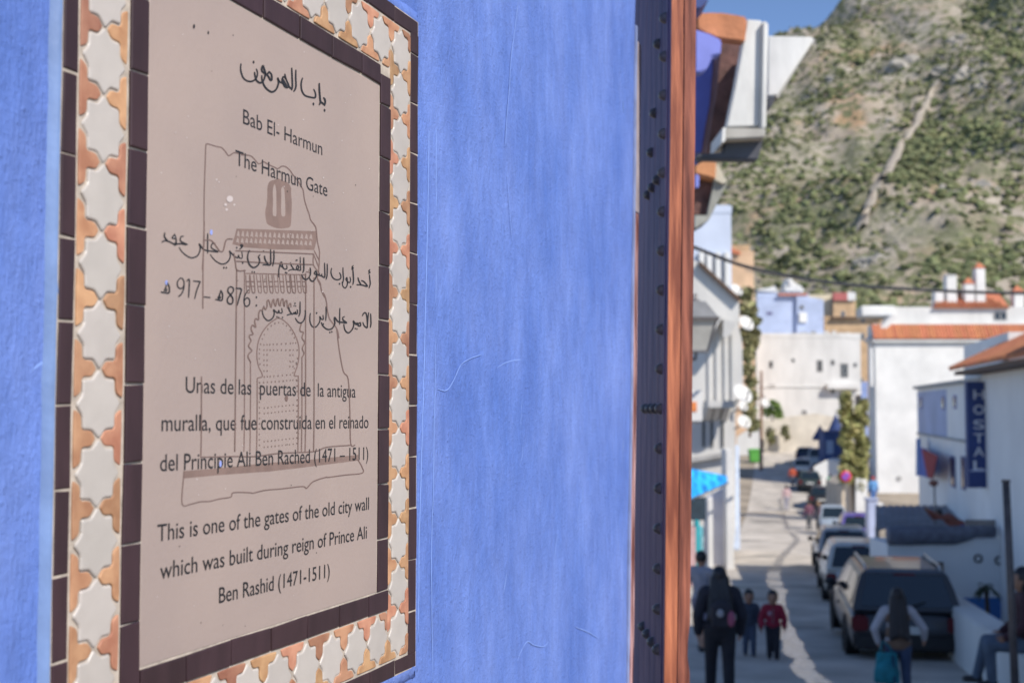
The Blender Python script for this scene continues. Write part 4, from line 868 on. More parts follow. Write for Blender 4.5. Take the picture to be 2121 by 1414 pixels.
# hostel row in the shade on the right
HC = 4.67; S_ = math.sqrt(1 + .04); hang = math.atan2(1, .2)
def hp(px, py): p = street_plane(px, py, HC); return p
fh = Fr((HC, 0, 0), hang); fh.n = Vector((-fh.u.y, fh.u.x, 0))     # n points to the street (left)
def hs(p): return (p - fh.o).dot(fh.u)
hz = lambda px, py: hp(px, py).z
ho = thing('hostel', 'shaded lavender and white hostel front with narrow lilac windows', 'hostel', (10.5, 32, gz(36)))
s_far, s_mid = hs(hp(1900, 820)), hs(hp(2046, 800)); zt = .64 + EZ - EZ + 1.64
zt = hp(1900, 806).z
mb = MB(); fh.box(mb, s_mid, s_far, -5, 0, gz(38) - .3, zt); make('wall', mb, hostw, ho)
mb = MB(); fh.box(mb, hs(hp(1961, 840)), s_far + .003, -.001, .004, hp(1930, 900).z, zt - .09); make('lavender_upper_wall', mb, dusk, ho)
mb = MB(); fh.box(mb, s_mid, s_far + .05, -.3, .12, zt + .001, zt + .09); make('roof_edge', mb, trim, ho)
mb = MB(); q = hp(1967, 757); fh.box(mb, s_mid - .4, hs(hp(1967, 790)), -4.5, -.35, zt + .092, zt + .98); make('upper_storey', mb, hostw, ho)
mb = MB(); fh.box(mb, s_mid, s_far, .0045, .05, hp(1930, 904).z, hp(1930, 904).z + .06); make('string_course', mb, trim, ho)
def hwin(px0, px1, py0, py1, mat=lav, par=ho, name='window'):
    s1, s0 = hs(hp(px0, 840)), hs(hp(px1, 840)); z1, z0 = hp((px0 + px1) / 2, py0).z, hp((px0 + px1) / 2, py1).z
    mb = MB(); fh.box(mb, s0, s1, .004, .03, z0, z1); w_ = make(name, mb, mat, par)
    mb = MB(); t_ = (s1 - s0) * .2; fh.box(mb, s0 + t_, s1 - t_, .03, .034, z0 + .06, z1 - .06); make('pane', mb, darkg, w_)
for q in ((1907, 1911, 822, 846), (1952, 1958, 820, 848), (1976, 1982, 818, 846)): hwin(*q)
for q in ((1968, 1977, 944, 1007), (1990, 1998, 944, 1012)): hwin(*q, mat=navyp)
hn = thing('tiled_eave_house', 'shaded white house with a tiled eave at the right, lilac shutters on its wall', 'house', (9, 24, gz(24)))
mb = MB(); fh.box(mb, 18.9, s_mid - .02, -5, .12, gz(26) - .3, hp(2060, 775).z + .1); make('wall', mb, hostw, hn)
zE = hp(2060, 772).z
mb = MB(); fh.box(mb, 18.9, s_mid + .3, .122, .62, zE - .02, zE + .06); make('eave_board', mb, brown, hn)
fe = Fr(fh.p(18.9, 0, 0), hang); fe.n = fh.n
mb = MB(); tile_slope(mb, fe, 0, s_mid + .35 - 18.9, .7, zE + .08, -2.2, zE + 1.45, .24); make('roof_tiles', mb, tiles, hn)
for q in ((2063, 2070, 806, 866), (2090, 2099, 790, 856), (2114, 2125, 800, 934)): hwin(*q, par=hn)
sg = thing('hostel_sign', 'tall dark blue blade sign with white letters reading HOSTAL', 'sign', fh.p(hs(hp(2040, 900)), .3, gz(27)))
dS = 25.8; x0, x1, z0, z1 = pxbox(2007, 2048, 790, 1010, dS)
mb = MB(); mb.box(x0, x1, dS, dS + .16, z0, z1); make('board', mb, navyp, sg, bevel=.01)
for k, chh in enumerate('HOSTAL'):
    v, fc = text_mesh(chh); ax = [p[0] for p in v]; ay = [p[1] for p in v]; cx = (min(ax) + max(ax)) / 2
    py = (817, 848, 879, 907, 935, 963)[k]; p = at(2027.5, py, dS); hgt = .19; wdt = .22; bb = MB(); top_ = []
    sx = wdt / max(.3, max(ax) - min(ax)); sy = hgt / (max(ay) - min(ay))
    if chh in 'T': sx *= .95
    n_ = len(v)
    Vv = [(p.x + (q[0] - cx) * sx, dS - .012, p.z + (q[1] - (min(ay) + max(ay)) / 2) * sy) for q in v]
    bb.add(Vv, fc)
    bm = bmesh.new(); me = bpy.data.meshes.new('x'); me.from_pydata(bb.v, [], bb.f); bm.from_mesh(me)
    r_ = bmesh.ops.extrude_face_region(bm, geom=bm.faces[:]); bmesh.ops.translate(bm, vec=(0, .014, 0), verts=[g for g in r_['geom'] if isinstance(g, bmesh.types.BMVert)])
    bm.verts.index_update(); out = MB(); out.add([v_.co.copy() for v_ in bm.verts], [tuple(v_.index for v_ in f_.verts) for f_ in bm.faces]); bm.free(); bpy.data.meshes.remove(me)
    make('letter', out, M('sign_white', (.74, .74, .76), .6, .05) if k == 0 else bpy.data.materials['sign_white'], sg)
mb = MB(); x0b, x1b, z0b, z1b = pxbox(2009, 2046, 972, 976, dS); mb.box(x0b, x1b, dS - .01, dS, z0b, z1b); make('rule', mb, dusk, sg)
for pz in (825, 905): 
    mb = MB(); q = at(2048, pz, dS + .08); mb.box(q.x, q.x + .5, dS + .05, dS + .1, q.z - .02, q.z + .02); make('bracket', mb, trim, sg)
fl = thing('shop_banner', 'blue cloth banner with a dark red triangle hanging from the hostel wall', 'banner', fh.p(hs(hp(1945, 950)), .3, hp(1945, 1000).z))
def hq(px, py, n): p = hp(px, py); return p + fh.n * n
mb = MB(); mb.prism([hq(1921, 908, .25), hq(1926, 908, .25), hq(1927, 985, .25), hq(1920, 985, .25)], tuple(fh.n * .06)); make('pole', mb, bluep, fl)
mb = MB(); mb.prism([hq(1927, 925, .27), hq(1945, 930, .30), hq(1950, 990, .30), hq(1927, 984, .27)], tuple(fh.n * .02)); make('blue_cloth', mb, M('blue_cloth', (.10, .15, .45), .9, .1), fl)
mb = MB(); mb.prism([hq(1936, 929, .325), hq(1976, 944, .37), hq(1962, 992, .35), hq(1950, 988, .335)], tuple(fh.n * .02)); make('red_cloth', mb, M('dark_red_cloth', (.30, .035, .045), .9, .1), fl)

# terrace in front of the hostel
dT = 24.5
te = thing('terrace_wall', 'shaded low white terrace wall with round vents and a blue dado', 'wall', gp(1960, 24.6))
mb = MB(); mb.prism([at(px, py, dT) for px, py in ((1838, 1126), (1985, 1126), (2005, 1116), (2075, 1116), (2078, 1300), (1838, 1300))], (0, 1.2, 0)); make('wall', mb, hostw, te)
mb = MB(); mb.prism([at(px, py, dT - .004) for px, py in ((1950, 1237), (2078, 1237), (2078, 1282), (1950, 1282))], (0, .005, 0)); make('dado', mb, bluep, te)
x0, x1, z0, z1 = pxbox(1910, 1952, 1163, 1240, dT); fT = Fr((0, dT, 0), 0)
d_ = window(fT, te, x0, x1, z0, z1, brown, M('dull_lilac_door', (.30, .31, .42), .7), 'door', bars=False)
for px, py in ((2026, 1156), (2069, 1160)):
    mb = MB(); p = at(px, py, dT); mb.smooth = True; mb.lathe([(.085, .0), (.085, .02), (.055, .02), (.045, -.05), (0, -.05)], (p.x, dT - .001, p.z), 16, Matrix.Rotation(math.pi / 2, 3, 'X')); make('round_vent', mb, M('vent_dark', (.02, .02, .03), .8) if px < 2050 else bpy.data.materials['vent_dark'], te)
mb = MB(); mb.smooth = True
pts = [at(px, py, dT - .02) for px, py in ((1840, 1108), (1880, 1108), (1930, 1108), (1975, 1108), (2000, 1104), (2020, 1100), (2060, 1100))]
mb.tube(pts, [.19, .19, .18, .18, .15, .12, .12], 14); make('rolled_coping', mb, M('grey_blue_tile', (.13, .14, .18), .75, .2, 8, .006, 25), te)
aw = thing('sheet_awning', 'grey sloping corrugated sheet roof under the sunlit white house', 'awning', at(1900, 1090, 30))
mb = MB(); n = 40; V = []
for j, (yy, py) in enumerate(((29.0, 1094), (32.5, 1046))):
    for i in range(n + 1):
        px = 1813 + (2000 - 1813) * i / n; p = at(px, py, yy); V.append((p.x, yy, p.z + .025 * math.sin(i * 2.1)))
mb.add(V + [(x, y, z - .03) for x, y, z in V], [(i, i + 1, n + 2 + i, n + 1 + i) for i in range(n)] + [(2 * n + 2 + i, 3 * n + 3 + i, 3 * n + 4 + i, 2 * n + 3 + i) for i in range(n)] + [(i, 2 * n + 2 + i, 2 * n + 3 + i, i + 1) for i in range(n)])
make('sheet', mb, M('dull_grey_sheet', (.24, .245, .27), .6, .15, 2), aw, smooth=True)
mb = MB(); 
for px in (1818, 1905, 1990): p = at(px, 1092, 29.4); mb.box(p.x - .04, p.x + .04, 29.4, 29.5, gz(29), p.z)
make('posts', mb, trim, aw)
fn_ = thing('railing', 'low iron railing on the terrace in front of the hostel', 'railing', at(2030, 1090, 24.9))
mb = MB()
for i in range(24): p = at(2000 + i * 2.7, 1088, 24.9); mb.box(p.x - .008, p.x + .008, 24.89, 24.91, p.z - .12, p.z + .09)
make('bars', mb, iron, fn_); mb = MB(); p, q = at(1999, 1077, 24.9), at(2063, 1077, 24.9); mb.box(p.x, q.x, 24.885, 24.915, p.z - .012, p.z + .012); make('rail', mb, iron, fn_)
# low parapet along the street
pa = thing('parapet_wall', 'low whitewashed parapet wall running along the right of the street', 'wall', (6.2, 16.5, gz(16.5)))
mb = MB(); mb.smooth = False; V = []
Yp = [7, 10, 12, 13.7, 15, 16.5, 18, 19.3, 21, 23]
for y in Yp:
    x = 5.62 + (y - 13.7) * .196; zt_ = EZ - (2.72 + (y - 13.7) * .052)
    V += [(x, y, gz(y) - .3), (x, y, zt_), (x + .38, y, zt_ + .01), (x + .38, y, gz(y) - .6)]
mb.add(V, [(4 * i + k, 4 * i + k + 1, 4 * i + k + 5, 4 * i + k + 4) for i in range(len(Yp) - 1) for k in range(3)] + [(0, 1, 2, 3), tuple(4 * (len(Yp) - 1) + k for k in (3, 2, 1, 0))])
make('wall', mb, white2, pa, bevel=.03)
# tall house added unseen beyond the right view edge to shade the near street
tn = thing('added_shade_house', 'unseen tall white house added on the right to shade the near street', 'house', (10, 12, gz(12)))
mb = MB(); fh.box(mb, 7.5, 18.6, -6, -.6, gz(12) - .5, 5.6); make('wall', mb, white2, tn)
mb = MB(); fh.box(mb, 7.4, 18.7, -.75, -.45, 5.6, 5.95); make('parapet', mb, white, tn)
# ------------------------------------------------------------------ eaves of the near house on the left
def pr(pts, d, dep, T=(0, 0, 1)): 
    mb = MB(); mb.prism([at(T[0] + x / T[2], T[1] + y / T[2], d) for x, y in pts], (0, dep, 0)); return mb
C5 = (1280, 0, 2.945)
ev = thing('boxed_eave', 'upper eave of white boards and terracotta on the blue house beside the gate leaf', 'eave', at(1520, 250, 9))
shaded_blue = M('shaded_blue_limewash', (.135, .17, .56), .7, .12, 4, .003, 20)  # same wash as the corbel, eave shade put into its colour
make('blue_wall', pr([(380, 60), (660, 235), (620, 360), (600, 600), (545, 930), (380, 930)], 9.35, .5, C5), shaded_blue, ev)
make('corbel', pr([(470, 180), (560, 208), (632, 244), (627, 330), (600, 338), (575, 345), (560, 385), (540, 425), (510, 440), (470, 445)], 8.34, .12, C5), M('sunlit_blue_limewash', (.20, .23, .62), .7, .1, 5), ev, bevel=.01)  # same blue wash as the wall, sunlit tone put into its colour
make('soffit', pr([(632, 238), (775, 250), (752, 330), (708, 560), (660, 860), (545, 925), (575, 720), (605, 560), (622, 360)], 9.0, .5, C5), M('brown_soffit', (.13, .062, .052), .8, .35, 8, .01, 20), ev)
mb = MB(); V = []
top_ = [(480, 82), (560, 76), (640, 78), (720, 90), (788, 104)]; bot_ = [(480, 175), (530, 205), (600, 232), (680, 246), (776, 256)]
mb = pr(top_ + bot_[::-1], 8.42, .10, C5); make('terracotta_band', mb, M('terracotta_band', (.52, .21, .10), .85, .18, 5, .008, 25), ev, bevel=.012)
board = M('white_board', (.62, .61, .58), .75, .12, 5, .004, 14, (1, 1, .4))
make('fascia_board', pr([(788, 118), (880, 126), (868, 770), (662, 775), (690, 640), (712, 540), (748, 345)], 8.45, .12, C5), board, ev, bevel=.008)
make('edge_board', pr([(884, 126), (918, 140), (905, 780), (872, 785)], 8.40, .5, C5), board, ev, bevel=.008)
make('lower_rim', pr([(660, 780), (905, 784), (898, 838), (650, 850)], 8.38, .5, C5), M('grey_board', (.40, .38, .34), .8, .15, 5), ev, bevel=.008)
make('drip_board', pr([(640, 780), (660, 778), (655, 860), (632, 870)], 8.36, .5, C5), board, ev)
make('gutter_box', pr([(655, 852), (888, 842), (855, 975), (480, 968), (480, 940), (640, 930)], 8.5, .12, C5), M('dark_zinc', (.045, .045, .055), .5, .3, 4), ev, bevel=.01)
sp_ = thing('eave_wedge', 'white wedge shaped eave end sticking out beyond the boxed eave', 'eave', at(1630, 150, 10))
make('wedge', pr([(912, 218), (1196, 225), (1190, 250), (968, 585), (908, 590)], 9.9, .35, C5), board, sp_, bevel=.012)
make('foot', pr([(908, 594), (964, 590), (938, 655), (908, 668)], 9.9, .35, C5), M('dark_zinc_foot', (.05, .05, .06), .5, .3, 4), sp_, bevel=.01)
make('lining', pr([(1196, 235), (1204, 243), (975, 600), (966, 592)], 10.0, .3, C5), trim, sp_)
ev = thing('small_eave', 'smaller lower terracotta eave with a dark soffit under the boxed eave', 'eave', at(1470, 400, 12))
make('terracotta_band', pr([(470, 965), (540, 968), (600, 986), (594, 1090), (530, 1075), (470, 1058)], 11.9, .4, C5), M('terracotta_light', (.60, .27, .12), .85, .15, 5, .006, 30), ev, bevel=.012)
make('soffit', pr([(495, 1075), (585, 1095), (545, 1312), (440, 1300), (440, 1075)], 12.1, .4, C5), bpy.data.materials['brown_soffit'], ev)
make('pale_side', pr([(600, 988), (668, 1108), (640, 1120), (590, 1095)], 11.95, .4, C5), M('dull_cream', (.50, .46, .36), .85, .1, 5), ev)
make('grey_side', pr([(590, 1098), (664, 1122), (556, 1340), (470, 1392), (470, 1312), (545, 1314)], 12.0, .5, C5), M('grey_green_render', (.28, .28, .25), .9, .2, 6, .006, 20), ev)
make('blue_edge', pr([(474, 1062), (496, 1072), (494, 1140), (474, 1145)], 11.85, .05, C5), bpy.data.materials['sunlit_blue_limewash'], ev)
rf = thing('eave_tip', 'dark blue painted roof tip at the top beside the gate leaf', 'eave', at(1450, -40, 8))
make('tip', pr([(460, -160), (620, -160), (548, 8), (505, 45), (460, 50)], 8.0, .3, C5), navyp, rf)

# ------------------------------------------------------------------ lantern, cable, sign, poles, bin, dishes
la = thing('street_lantern', 'grey iron street lantern with cloudy panes beside the gate leaf', 'lantern', at(1440, 680, 12))
c = at(1441, 690, 12); cx, cz = c.x, c.z
def fru(mb, z0, r0, z1, r1): 
    q = lambda z, r: [(cx + sx * r, 12 + sy * r, z) for sx, sy in ((-1, -1), (1, -1), (1, 1), (-1, 1))]
    mb.hexa(q(z0, r0) + q(z1, r1)); return mb
zc = lambda py: at(1441, py, 12).z
zinc = M('grey_zinc', (.17, .175, .185), .5, .15, 8)
make('cap', fru(MB(), zc(660), .195, zc(625), .085), zinc, la, bevel=.006)
mb = MB(); mb.smooth = True; mb.lathe([(0, zc(606)), (.022, zc(611)), (.014, zc(617)), (.05, zc(623)), (.06, zc(626))], (cx, 12, 0), 12); make('finial', mb, iron, la)
make('panes', fru(MB(), zc(726), .10, zc(667), .165), M('cloudy_glass', (.42, .41, .38), .25, .1, 8), la)
mb = fru(MB(), zc(667), .19, zc(659.5), .2)
for sx in (-1, 1):
    for sy in (-1, 1): mb.tube([(cx + sx * .168, 12 + sy * .168, zc(667)), (cx + sx * .103, 12 + sy * .103, zc(726))], .011, 6)
fru(mb, zc(730), .112, zc(726), .112); make('frame', mb, iron, la)
mb = MB(); mb.tube([(cx, 12, zc(730)), (cx, 12, zc(742)), (cx - .2, 12.1, zc(752)), (cx - .75, 12.3, zc(752))], .018, 8); make('arm', mb, iron, la)
ca = thing('overhead_cable', 'thick dark cable bundle sagging across the street', 'cable', at(1700, 580, 30))
P = [at(1330, 470, 16), at(1445, 515, 20), at(1560, 556, 24), at(1700, 582, 30), at(1850, 597, 34), at(2125, 607, 40), at(2400, 600, 46)]
P = [Vector(p) for p in smooth_line([tuple(p) for p in P], 8)]
mb = MB(); mb.tube(P, [.012 + .0010 * p.y for p in P], 8); make('bundle', mb, M('black_rubber', (.02, .02, .022), .6, .2), ca)
mb = MB(); mb.tube([at(1545, 560, 52), at(1650, 578, 58), at(1720, 596, 64)], .022, 6); make('thin_wire', mb, M('grey_wire', (.2, .19, .18), .6), ca)
np_ = thing('round_sign', 'round no parking sign, blue with a red rim, on a post', 'road sign', gp(1752, 71))
p = at(1752, 986, 71); mb = MB(); mb.smooth = True; Rx = Matrix.Rotation(math.pi / 2, 3, 'X')
mb.lathe([(0, .012), (.31, .012), (.32, 0), (.31, -.012), (0, -.012)], tuple(p), 28, Rx); make('plate', mb, M('sign_red', (.55, .02, .045), .45, .05), np_)
mb = MB(); mb.lathe([(0, .022), (.20, .022), (.205, .013)], tuple(p), 24, Rx); make('blue_field', mb, M('sign_blue', (.09, .10, .52), .45, .05), np_)
mb = MB(); mb.prism([p + Vector(q) for q in ((-.17, -.024, .12), (-.12, -.024, .17), (.17, -.024, -.12), (.12, -.024, -.17))], (0, .004, 0)); make('slash', mb, bpy.data.materials['sign_red'], np_)
mb = MB(); mb.tube([(p.x, 71.03, gz(71)), (p.x, 71.03, p.z + .3)], .035, 10); make('post', mb, zinc, np_)
dp = thing('dark_post', 'dark grey iron post standing close on the right, in front of the seated person', 'post', gp(2090, 11))
b = at(2092, 846, 11); tp_ = at(2083.5, 996, 11); mb = MB(); mb.smooth = False
mb.tube([(at(2106, 1500, 11).x, 11, gz(11)), (tp_.x, 11, tp_.z)], [.036, .031], 12); make('shaft', mb, M('dark_post_paint', (.055, .052, .058), .55, .25, 10, .001, 40), dp, smooth=True)
mb = MB(); mb.tube([(tp_.x, 11, tp_.z - .01), (tp_.x, 11, tp_.z + .012)], .038, 12); make('cap', mb, bpy.data.materials['dark_post_paint'], dp)
up = thing('utility_pole', 'rusty brown utility pole before the weathered white house', 'pole', gp(1573, 108))
mb = MB(); p0, p1 = at(1576, 940, 108), at(1577, 768, 108); mb.tube([(p0.x, 108, gz(108)), p1], [.16, .10], 10); make('shaft', mb, M('rusty_pole', (.26, .15, .10), .8, .2, 4), up)
mb = MB(); mb.tube([at(1577, 815, 108), at(1592, 832, 108), at(1604, 850, 108)], .05, 6); make('stay', mb, iron, up)
bn = thing('green_bin', 'bright green rubbish container at the left kerb of the far street', 'bin', gp(1563, 113))
x0, x1, z0, z1 = pxbox(1553, 1578, 938, 964, 113); zg = gz(113); hgt = z1 - z0
mb = MB(); mb.hexa([(x0 + .08, 113, zg + .12), (x1 - .08, 113, zg + .12), (x1 - .08, 113.8, zg + .12), (x0 + .08, 113.8, zg + .12), (x0, 112.95, zg + hgt), (x1, 112.95, zg + hgt), (x1, 113.9, zg + hgt), (x0, 113.9, zg + hgt)])
gb = M('green_plastic', (.10, .36, .06), .5, .08, 3); make('tub', mb, gb, bn, bevel=.03)
mb = MB(); mb.prism([(x0 - .03, 112.9, zg + hgt), (x0 - .03, 113.4, zg + hgt + .16), (x0 - .03, 113.95, zg + hgt)], (x1 - x0 + .06, 0, 0)); make('lid', mb, gb, bn)
for sx in (x0 + .15, x1 - .15): 
    mb = MB(); mb.tube([(sx - .03, 113.2, zg + .06), (sx + .03, 113.2, zg + .06)], .07, 12); make('wheel', mb, iron, bn)
dishm = M('dish_white', (.60, .59, .56), .5, .06, 3)
def dish(px, py, d, rp, label, tilt, spin):
    p = at(px, py, d); r = rp / F * d
    t = thing('satellite_dish', label, 'satellite dish', (p.x, p.y, p.z - r), 0, 'satellite dishes on the left house')
    rot = Matrix.Rotation(spin, 3, 'Z') @ Matrix.Rotation(tilt, 3, 'X')
    mb = MB(); mb.smooth = True; mb.lathe([(0, -.22 * r), (.35 * r, -.19 * r), (.7 * r, -.10 * r), (r, .06 * r), (1.02 * r, .055 * r), (.7 * r, -.13 * r), (.3 * r, -.23 * r), (0, -.26 * r)], tuple(p), 24, rot); make('reflector', mb, dishm, t, smooth=True)
    q = lambda v: p + rot @ Vector(v)
    mb = MB(); mb.tube([q((0, -r * .9, 0)), q((0, -r * .3, r * .75))], .025 * max(1, r * 2), 6); a_ = make('feed_arm', mb, zinc, t)
    mb = MB(); e = q((0, -r * .3, r * .75)); mb.ball(e, .09 * r + .02, 8, 6); make('feed_horn', mb, zinc, a_)
    mb = MB(); mb.tube([q((0, 0, -.2 * r)), p + Vector((-.2, .35, -r * .9)), p + Vector((-.25, .6, -r * 1.0))], .03, 6); make('mount', mb, zinc, t)
dish(1546, 669, 48, 17, 'white satellite dish against the ivy, topmost of the dishes on stands', R(62), R(28))
dish(1538, 815, 43, 22, 'large white satellite dish fixed to the corner of the grey white house', R(60), R(30))
dish(1539, 841, 44, 11, 'small white satellite dish just under the large one', R(62), R(25))
dish(1541, 873, 45, 15, 'white satellite dish lowest of those beside the grey white house', R(64), R(22))
dish(1585, 834, 104, 10, 'far white satellite dish beside the rusty utility pole', R(64), R(24))
dish(1526, 600, 46, 14, 'pale blue lit satellite dish at the end of the slanting roof', R(58), R(35))
ss = thing('shop_sign', 'white box sign with an orange mark next to the gate leaf', 'sign', at(1440, 870, 30))
x0, x1, z0, z1 = pxbox(1425, 1455, 808, 872, 30); mb = MB(); mb.box(x0, x1, 30, 30.15, z0, z1); make('box', mb, white, ss, bevel=.01)
mb = MB(); x0, x1, z0, z1 = pxbox(1425, 1443, 832, 852, 29.98); mb.box(x0, x1, 29.98, 30, z0, z1); make('orange_mark', mb, M('orange_print', (.70, .22, .06), .6), ss)
mb = MB(); x0, x1, z0, z1 = pxbox(1425, 1449, 873, 877, 30); mb.box(x0 - .4, x1, 30.02, 30.1, z0, z1); make('bracket', mb, iron, ss)
# blue shop awning and stall front
sa = thing('shop_awning', 'bright blue cloth awning over the teal stall front', 'awning', at(1450, 1010, 31))
A_, B_, C_, D_ = at(1392, 975, 33.5), at(1436, 968, 33.5), at(1509, 993, 32.4), at(1445, 1040, 30.4)
E_ = at(1385, 1045, 30.2); mb = MB(); n = 22; V = []
top0, top1 = at(1390, 962, 33.2), at(1506, 985, 33.6); bt0, bt1 = at(1380, 1056, 30.4), at(1508, 1000, 33.0)
for j in range(5):
    for i in range(n + 1):
        a_ = top0.lerp(top1, i / n); b_ = bt0.lerp(bt1, i / n) if i / n > .45 else bt0.lerp(bt1, i / n)
        q = a_.lerp(b_, j / 4); q.z += .03 * math.sin(i * 1.9) * (j / 4) - .05 * math.sin(math.pi * j / 4); V.append(q)
mb.add(V + [v + Vector((0, .03, -.02)) for v in V], [(j * (n + 1) + i, j * (n + 1) + i + 1, (j + 1) * (n + 1) + i + 1, (j + 1) * (n + 1) + i) for j in range(4) for i in range(n)] + [(5 * (n + 1) + j * (n + 1) + i, 5 * (n + 1) + (j + 1) * (n + 1) + i, 5 * (n + 1) + (j + 1) * (n + 1) + i + 1, 5 * (n + 1) + j * (n + 1) + i + 1) for j in range(4) for i in range(n)])
make('cloth', mb, M('awning_blue', (.012, .24, .74), .7, .3, 2.5, c2=(.02, .40, .80), stretch=(3, 1, 1)), sa, smooth=True, fix=False)
mb = MB(); mb.tube([bt0, bt1], .02, 8); mb.tube([bt1, bt1 + Vector((-.4, 1.5, 0))], .02, 8); make('rod', mb, iron, sa)
sf = thing('stall_front', 'teal and pink painted stall front below the blue awning', 'stall', gp(1445, 34))
for (q0, q1, m_, nm) in ((1405, 1441, M('stall_pink', (.55, .36, .36), .8, .1), 'pink_panel'), (1441.5, 1449, M('stall_teal', (.03, .40, .45), .6, .1), 'teal_post'), (1449.5, 1456, M('stall_light_teal', (.16, .48, .56), .6, .1), 'teal_panel')):
    mb = MB(); x0, x1, z0, z1 = pxbox(q0, q1, 1078 if 'panel' not in nm else 1090, 1180, 34); mb.box(x0, x1, 34, 34.3, gz(34), z1); make(nm, mb, m_, sf, bevel=.01)
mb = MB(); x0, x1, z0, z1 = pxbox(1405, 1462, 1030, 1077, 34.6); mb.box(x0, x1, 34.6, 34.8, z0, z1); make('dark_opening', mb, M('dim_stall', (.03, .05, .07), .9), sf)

# ------------------------------------------------------------------ foliage
def leaves(mb, c, r, n, size, rg, hang=0):
    for _ in range(n):
        v = Vector((rg.gauss(0, 1), rg.gauss(0, 1), rg.gauss(0, 1))).normalized() * rg.random() ** .45
        p = Vector(c) + Vector((v.x * r[0], v.y * r[1], v.z * r[2]))
        a = Vector((rg.gauss(0, 1), rg.gauss(0, 1), rg.gauss(0, .6) - hang)).normalized(); b = a.cross(Vector((rg.gauss(0, 1), rg.gauss(0, 1), rg.gauss(0, 1)))).normalized()
        s = size * rg.uniform(.6, 1.35)
        mb.add([p - a * s, p + b * s * .45, p + a * s, p - b * s * .45], [(0, 1, 2, 3)])
leafy = M('olive_leaf', (.25, .255, .085), .7, .2, .9, island=.35, c2=(.40, .37, .15)); leafd = M('ivy_leaf', (.15, .17, .065), .7, .3, .8, island=.4, c2=(.27, .25, .12)); bark = M('bark', (.12, .085, .06), .9, .3, 8, stretch=(1, 1, .2))
def plant(name, label, cat, base, blobs, m, size, trunk=None, seed=1, group=None):
    rg = random.Random(seed); t = thing(name, label, cat, base, 0, group); mb = MB()
    for c, r, n in blobs: leaves(mb, c, r, n, size, rg)
    make('crown', mb, m, t, fix=False)
    if trunk:
        mb = MB()
        for pts, r0, r1 in trunk: mb.tube(pts, [r0 + (r1 - r0) * i / (len(pts) - 1) for i in range(len(pts))], 8)
        make('trunk', mb, bark, t)
    return t
def pb(px, py, d, rp, n, ry=None): k = d / F; return (tuple(at(px, py, d)), (rp * k, rp * k, (ry or rp) * k), n)
rg = random.Random(4)
bl_ = []
for k in range(26):
    f_ = k / 25; yy = 990 - f_ * 170
    bl_.append(pb(1757 + rg.uniform(-9, 7), yy, 78 + rg.uniform(-.4, .4), 15 - 8 * max(0, f_ - .5), 150, 12)); bl_.append(pb(1783 + rg.uniform(-7, 7), yy + 15, 78 + rg.uniform(-.4, .4), 13 - 4 * max(0, f_ - .6), 130, 12))
g = gp(1770, 78)
plant('slender_tree', 'tall slender olive green tree standing before the white house', 'tree', g, bl_, leafy, .16, [([g, at(1762, 950, 78), at(1758, 815, 78)], .12, .03), ([g, at(1778, 960, 78), at(1784, 860, 78)], .10, .03)], 2)
iv = [pb(px, py, 50 + rg.uniform(-.3, .6), rr, 260) for px, py, rr in ((1545, 610, 16), (1552, 640, 18), (1558, 665, 16), (1548, 690, 18), (1556, 712, 17), (1549, 735, 15), (1548, 765, 14), (1556, 790, 12), (1553, 820, 15), (1552, 850, 15), (1560, 880, 13), (1538, 640, 10), (1565, 690, 9))]
plant('ivy', 'dense ivy hanging between the grey white house and the street end', 'ivy', gp(1550, 51), iv, leafd, .14, [([at(1553, 905, 51), at(1556, 860, 51), at(1548, 700, 51)], .06, .03)], 3)
sb = [pb(px, py, 120, rr, 170) for px, py, rr in ((1592, 850, 14), (1604, 842, 15), (1612, 856, 12), (1598, 836, 9))]
plant('roadside_bush', 'bright green bush on the bank beside the rusty utility pole', 'bush', at(1600, 872, 120), sb, M('fresh_leaf', (.14, .22, .045), .7, .25, .9, island=.3), .22, [([at(1600, 872, 120), at(1600, 850, 120)], .08, .04)], 5)
for k, (px, py, rr, lab) in enumerate(((1595, 900, 11, 'larger dark bush against the cream boundary wall'), (1626, 892, 9, 'smaller dark bush against the cream boundary wall'))):
    plant('wall_bush', lab, 'bush', at(px, py + 20, 121), [pb(px, py, 121, rr, 160, rr * 1.5), pb(px + 4, py + 12, 121, rr * .7, 90)], leafd, .2, [([at(px, py + 24, 121), at(px, py, 121)], .07, .03)], 7 + k, 'bushes against the boundary wall')
g = gp(2040, 23); rg = random.Random(9); t = thing('palm_plant', 'small dark palm with spiky fronds in front of the blue dado', 'palm', g); mb = MB(); top_ = at(2042, 1214, 23)
for k in range(26):
    an = rg.uniform(0, 2 * math.pi); el = rg.uniform(-.1, 1.1); L_ = rg.uniform(.2, .36); pr_ = None; V = []
    for i in range(6):
        f_ = i / 5; q = top_ + Vector((math.cos(an) * math.cos(el), math.sin(an) * math.cos(el), math.sin(el))) * L_ * f_ + Vector((0, 0, -.22 * f_ * f_)); sd_ = Vector((-math.sin(an), math.cos(an), 0)) * (.035 * math.sin(math.pi * (.1 + .85 * f_))); V += [q - sd_, q + sd_]
    mb.add(V, [(2 * i, 2 * i + 1, 2 * i + 3, 2 * i + 2) for i in range(5)])
make('fronds', mb, M('palm_green', (.028, .042, .020), .6, .25, 5), t, fix=False); mb = MB(); mb.tube([g, top_], [.05, .035], 8); make('trunk', mb, bark, t)
g = gp(1975, 23.5)
plant('potted_shrub', 'small dark shrub by the terrace doorway', 'shrub', at(1944, 1232, 25.5), [pb(1942, 1208, 25.5, 13, 130, 15)], leafd, .06, [([at(1943, 1240, 25.5), at(1942, 1212, 25.5)], .02, .01)], 12)

